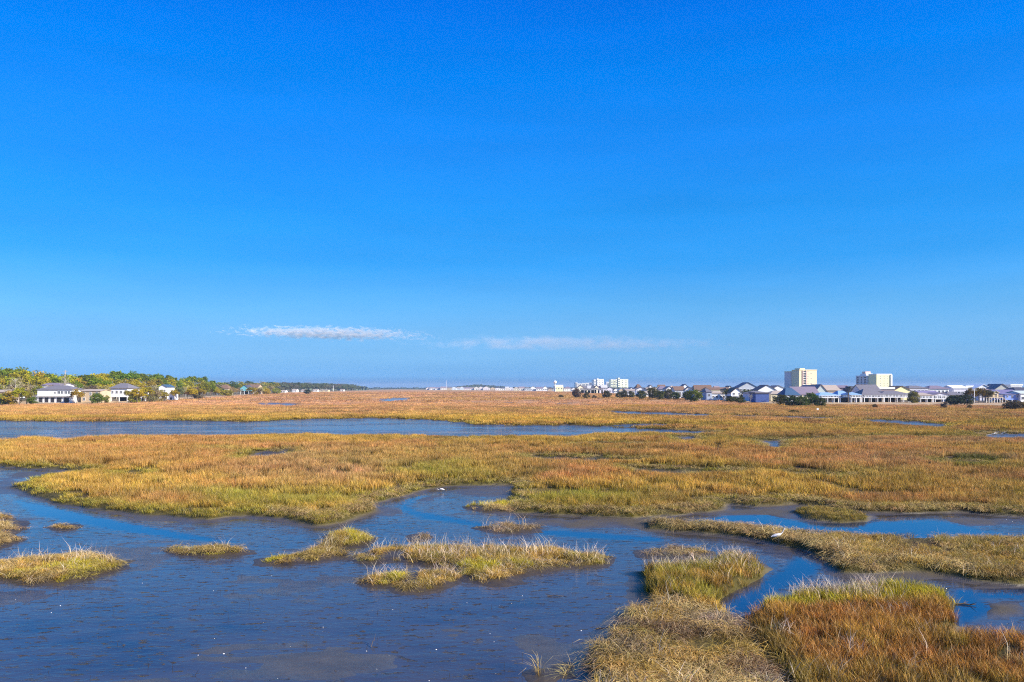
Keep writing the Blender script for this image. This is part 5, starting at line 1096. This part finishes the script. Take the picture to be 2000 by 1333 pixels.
stick(1945, 853, 2.6, -.35, .05, pale_stick, 'bleached driftwood trunk in the dark creek at the right edge', 4, 'driftwood_log', .1, .6)
stick(729, 1262, .35, 1.4, .010, stick_m, 'thin upright dark twig stuck in the brown mud bar', 0, lift=.25)
stick(1290, 1168, .5, .5, .014, pale_stick, 'pale twig at the dark undercut edge of the peninsula', 2, z=.1)

# ------------------------------------------------------------------ unique labels for the wood
grp = {}
for root, kt, zn, px, cat in sorted(TREES, key=lambda a: a[3]): grp.setdefault((kt, zn), []).append((root, cat))
for (kt, zn), L in grp.items():
    for i, (root, cat) in enumerate(L):
        root['label'] = f'{kt} {zn}' + (f', {ordinal(i)} from left' if len(L) > 1 else ''); root['category'] = cat; root['group'] = 'trees of the left shore wood'
#@@PART3
# ------------------------------------------------------------------ clouds far behind the air of the marsh
def cloud(name, label, x0, x1, ytop, ybot, d, thick, dens, thr, nsx, seed, soft=.12, puff=.0):
    X0, X1 = at(x0, d)[0], at(x1, d)[0]; z0, z1 = H+(HY-ybot)/F*d, H+(HY-ytop)/F*d; cx, cz = (X0+X1)/2, (z0+z1)/2; W, T = (X1-X0)/2, (z1-z0)/2
    bm = MB(); nu, nv = 36, 14; V = []; 
    for j in range(nv+1):
        a = -math.pi/2+math.pi*j/nv
        for i in range(nu): b_ = 2*math.pi*i/nu; V.append((W*math.copysign(abs(math.cos(a))**.6*abs(math.cos(b_))**.8, math.cos(b_)), thick*math.cos(a)*math.sin(b_), T*math.sin(a)))
    Fq = [(j*nu+i, j*nu+(i+1) % nu, (j+1)*nu+(i+1) % nu, (j+1)*nu+i) for j in range(nv) for i in range(nu)]
    me_ = mesh_np(name, V, Fq, [], True, True); o = link(name, me_); o.location = (cx, d+thick, cz); tag(o, label, 'cloud', None)
    m = bpy.data.materials.new(name); m.use_nodes = True; t = m.node_tree; t.nodes.clear(); out = t.nodes.new('ShaderNodeOutputMaterial')
    pv = t.nodes.new('ShaderNodeVolumePrincipled'); pv.inputs['Color'].default_value = (1,1,1,1); pv.inputs['Anisotropy'].default_value = -.45
    c = t.nodes.new('ShaderNodeTexCoord'); mp = t.nodes.new('ShaderNodeMapping'); mp.inputs['Scale'].default_value = (1/nsx, 1/nsx, 2.6/nsx); mp.inputs['Location'].default_value = (seed, seed*2.1, 0)
    t.links.new(c.outputs['Object'], mp.inputs['Vector']); n1 = noise(t, 1., 5, .62, mp.outputs[0])
    mp2 = t.nodes.new('ShaderNodeMapping'); mp2.inputs['Scale'].default_value = (1/W, 1/thick, 1/T); t.links.new(c.outputs['Object'], mp2.inputs['Vector'])
    ln = t.nodes.new('ShaderNodeVectorMath'); ln.operation = 'LENGTH'; t.links.new(mp2.outputs[0], ln.inputs[0])
    fall = mapr(t, ln.outputs['Value'], .4, 1., .07, -.20)
    v = math_(t, 'ADD', n1.outputs[0], fall); v = mapr(t, v, thr, thr+soft, 0, dens); v = math_(t, 'MAXIMUM', v, 0.)
    t.links.new(v, pv.inputs['Density']); t.links.new(pv.outputs[0], out.inputs['Volume']); me_.materials.append(m); return o
sc.cycles.volume_step_rate = .35; sc.cycles.volume_max_steps = 256
cloud('cloud', 'puffy white strip of small clouds left of centre above the marsh horizon', 385, 885, 631, 668, 9000, 170, .0085, .45, 75, 3.3, .14).rotation_euler.y = .022
cloud('cloud', 'long pale veil of cloud fading to the right above the far houses', 760, 1480, 650, 688, 9400, 260, .0022, .37, 200, 7.1, .3).rotation_euler.y = .006
# ------------------------------------------------------------------ the air
mb = MB(); mb.box(-7900, 7900, -60, 8100, -1.6, 42); hz = mb.build('haze', [])
m = bpy.data.materials.new('haze'); m.use_nodes = True; t = m.node_tree; t.nodes.clear(); out = t.nodes.new('ShaderNodeOutputMaterial')
pv = t.nodes.new('ShaderNodeVolumePrincipled'); pv.inputs['Color'].default_value = (.62,.80,1,1); pv.inputs['Density'].default_value = 1.1e-4; pv.inputs['Anisotropy'].default_value = 0
t.links.new(pv.outputs[0], out.inputs['Volume']); hz.data.materials.append(m); tag(hz, 'thin blue haze over the whole marsh', kind='stuff')
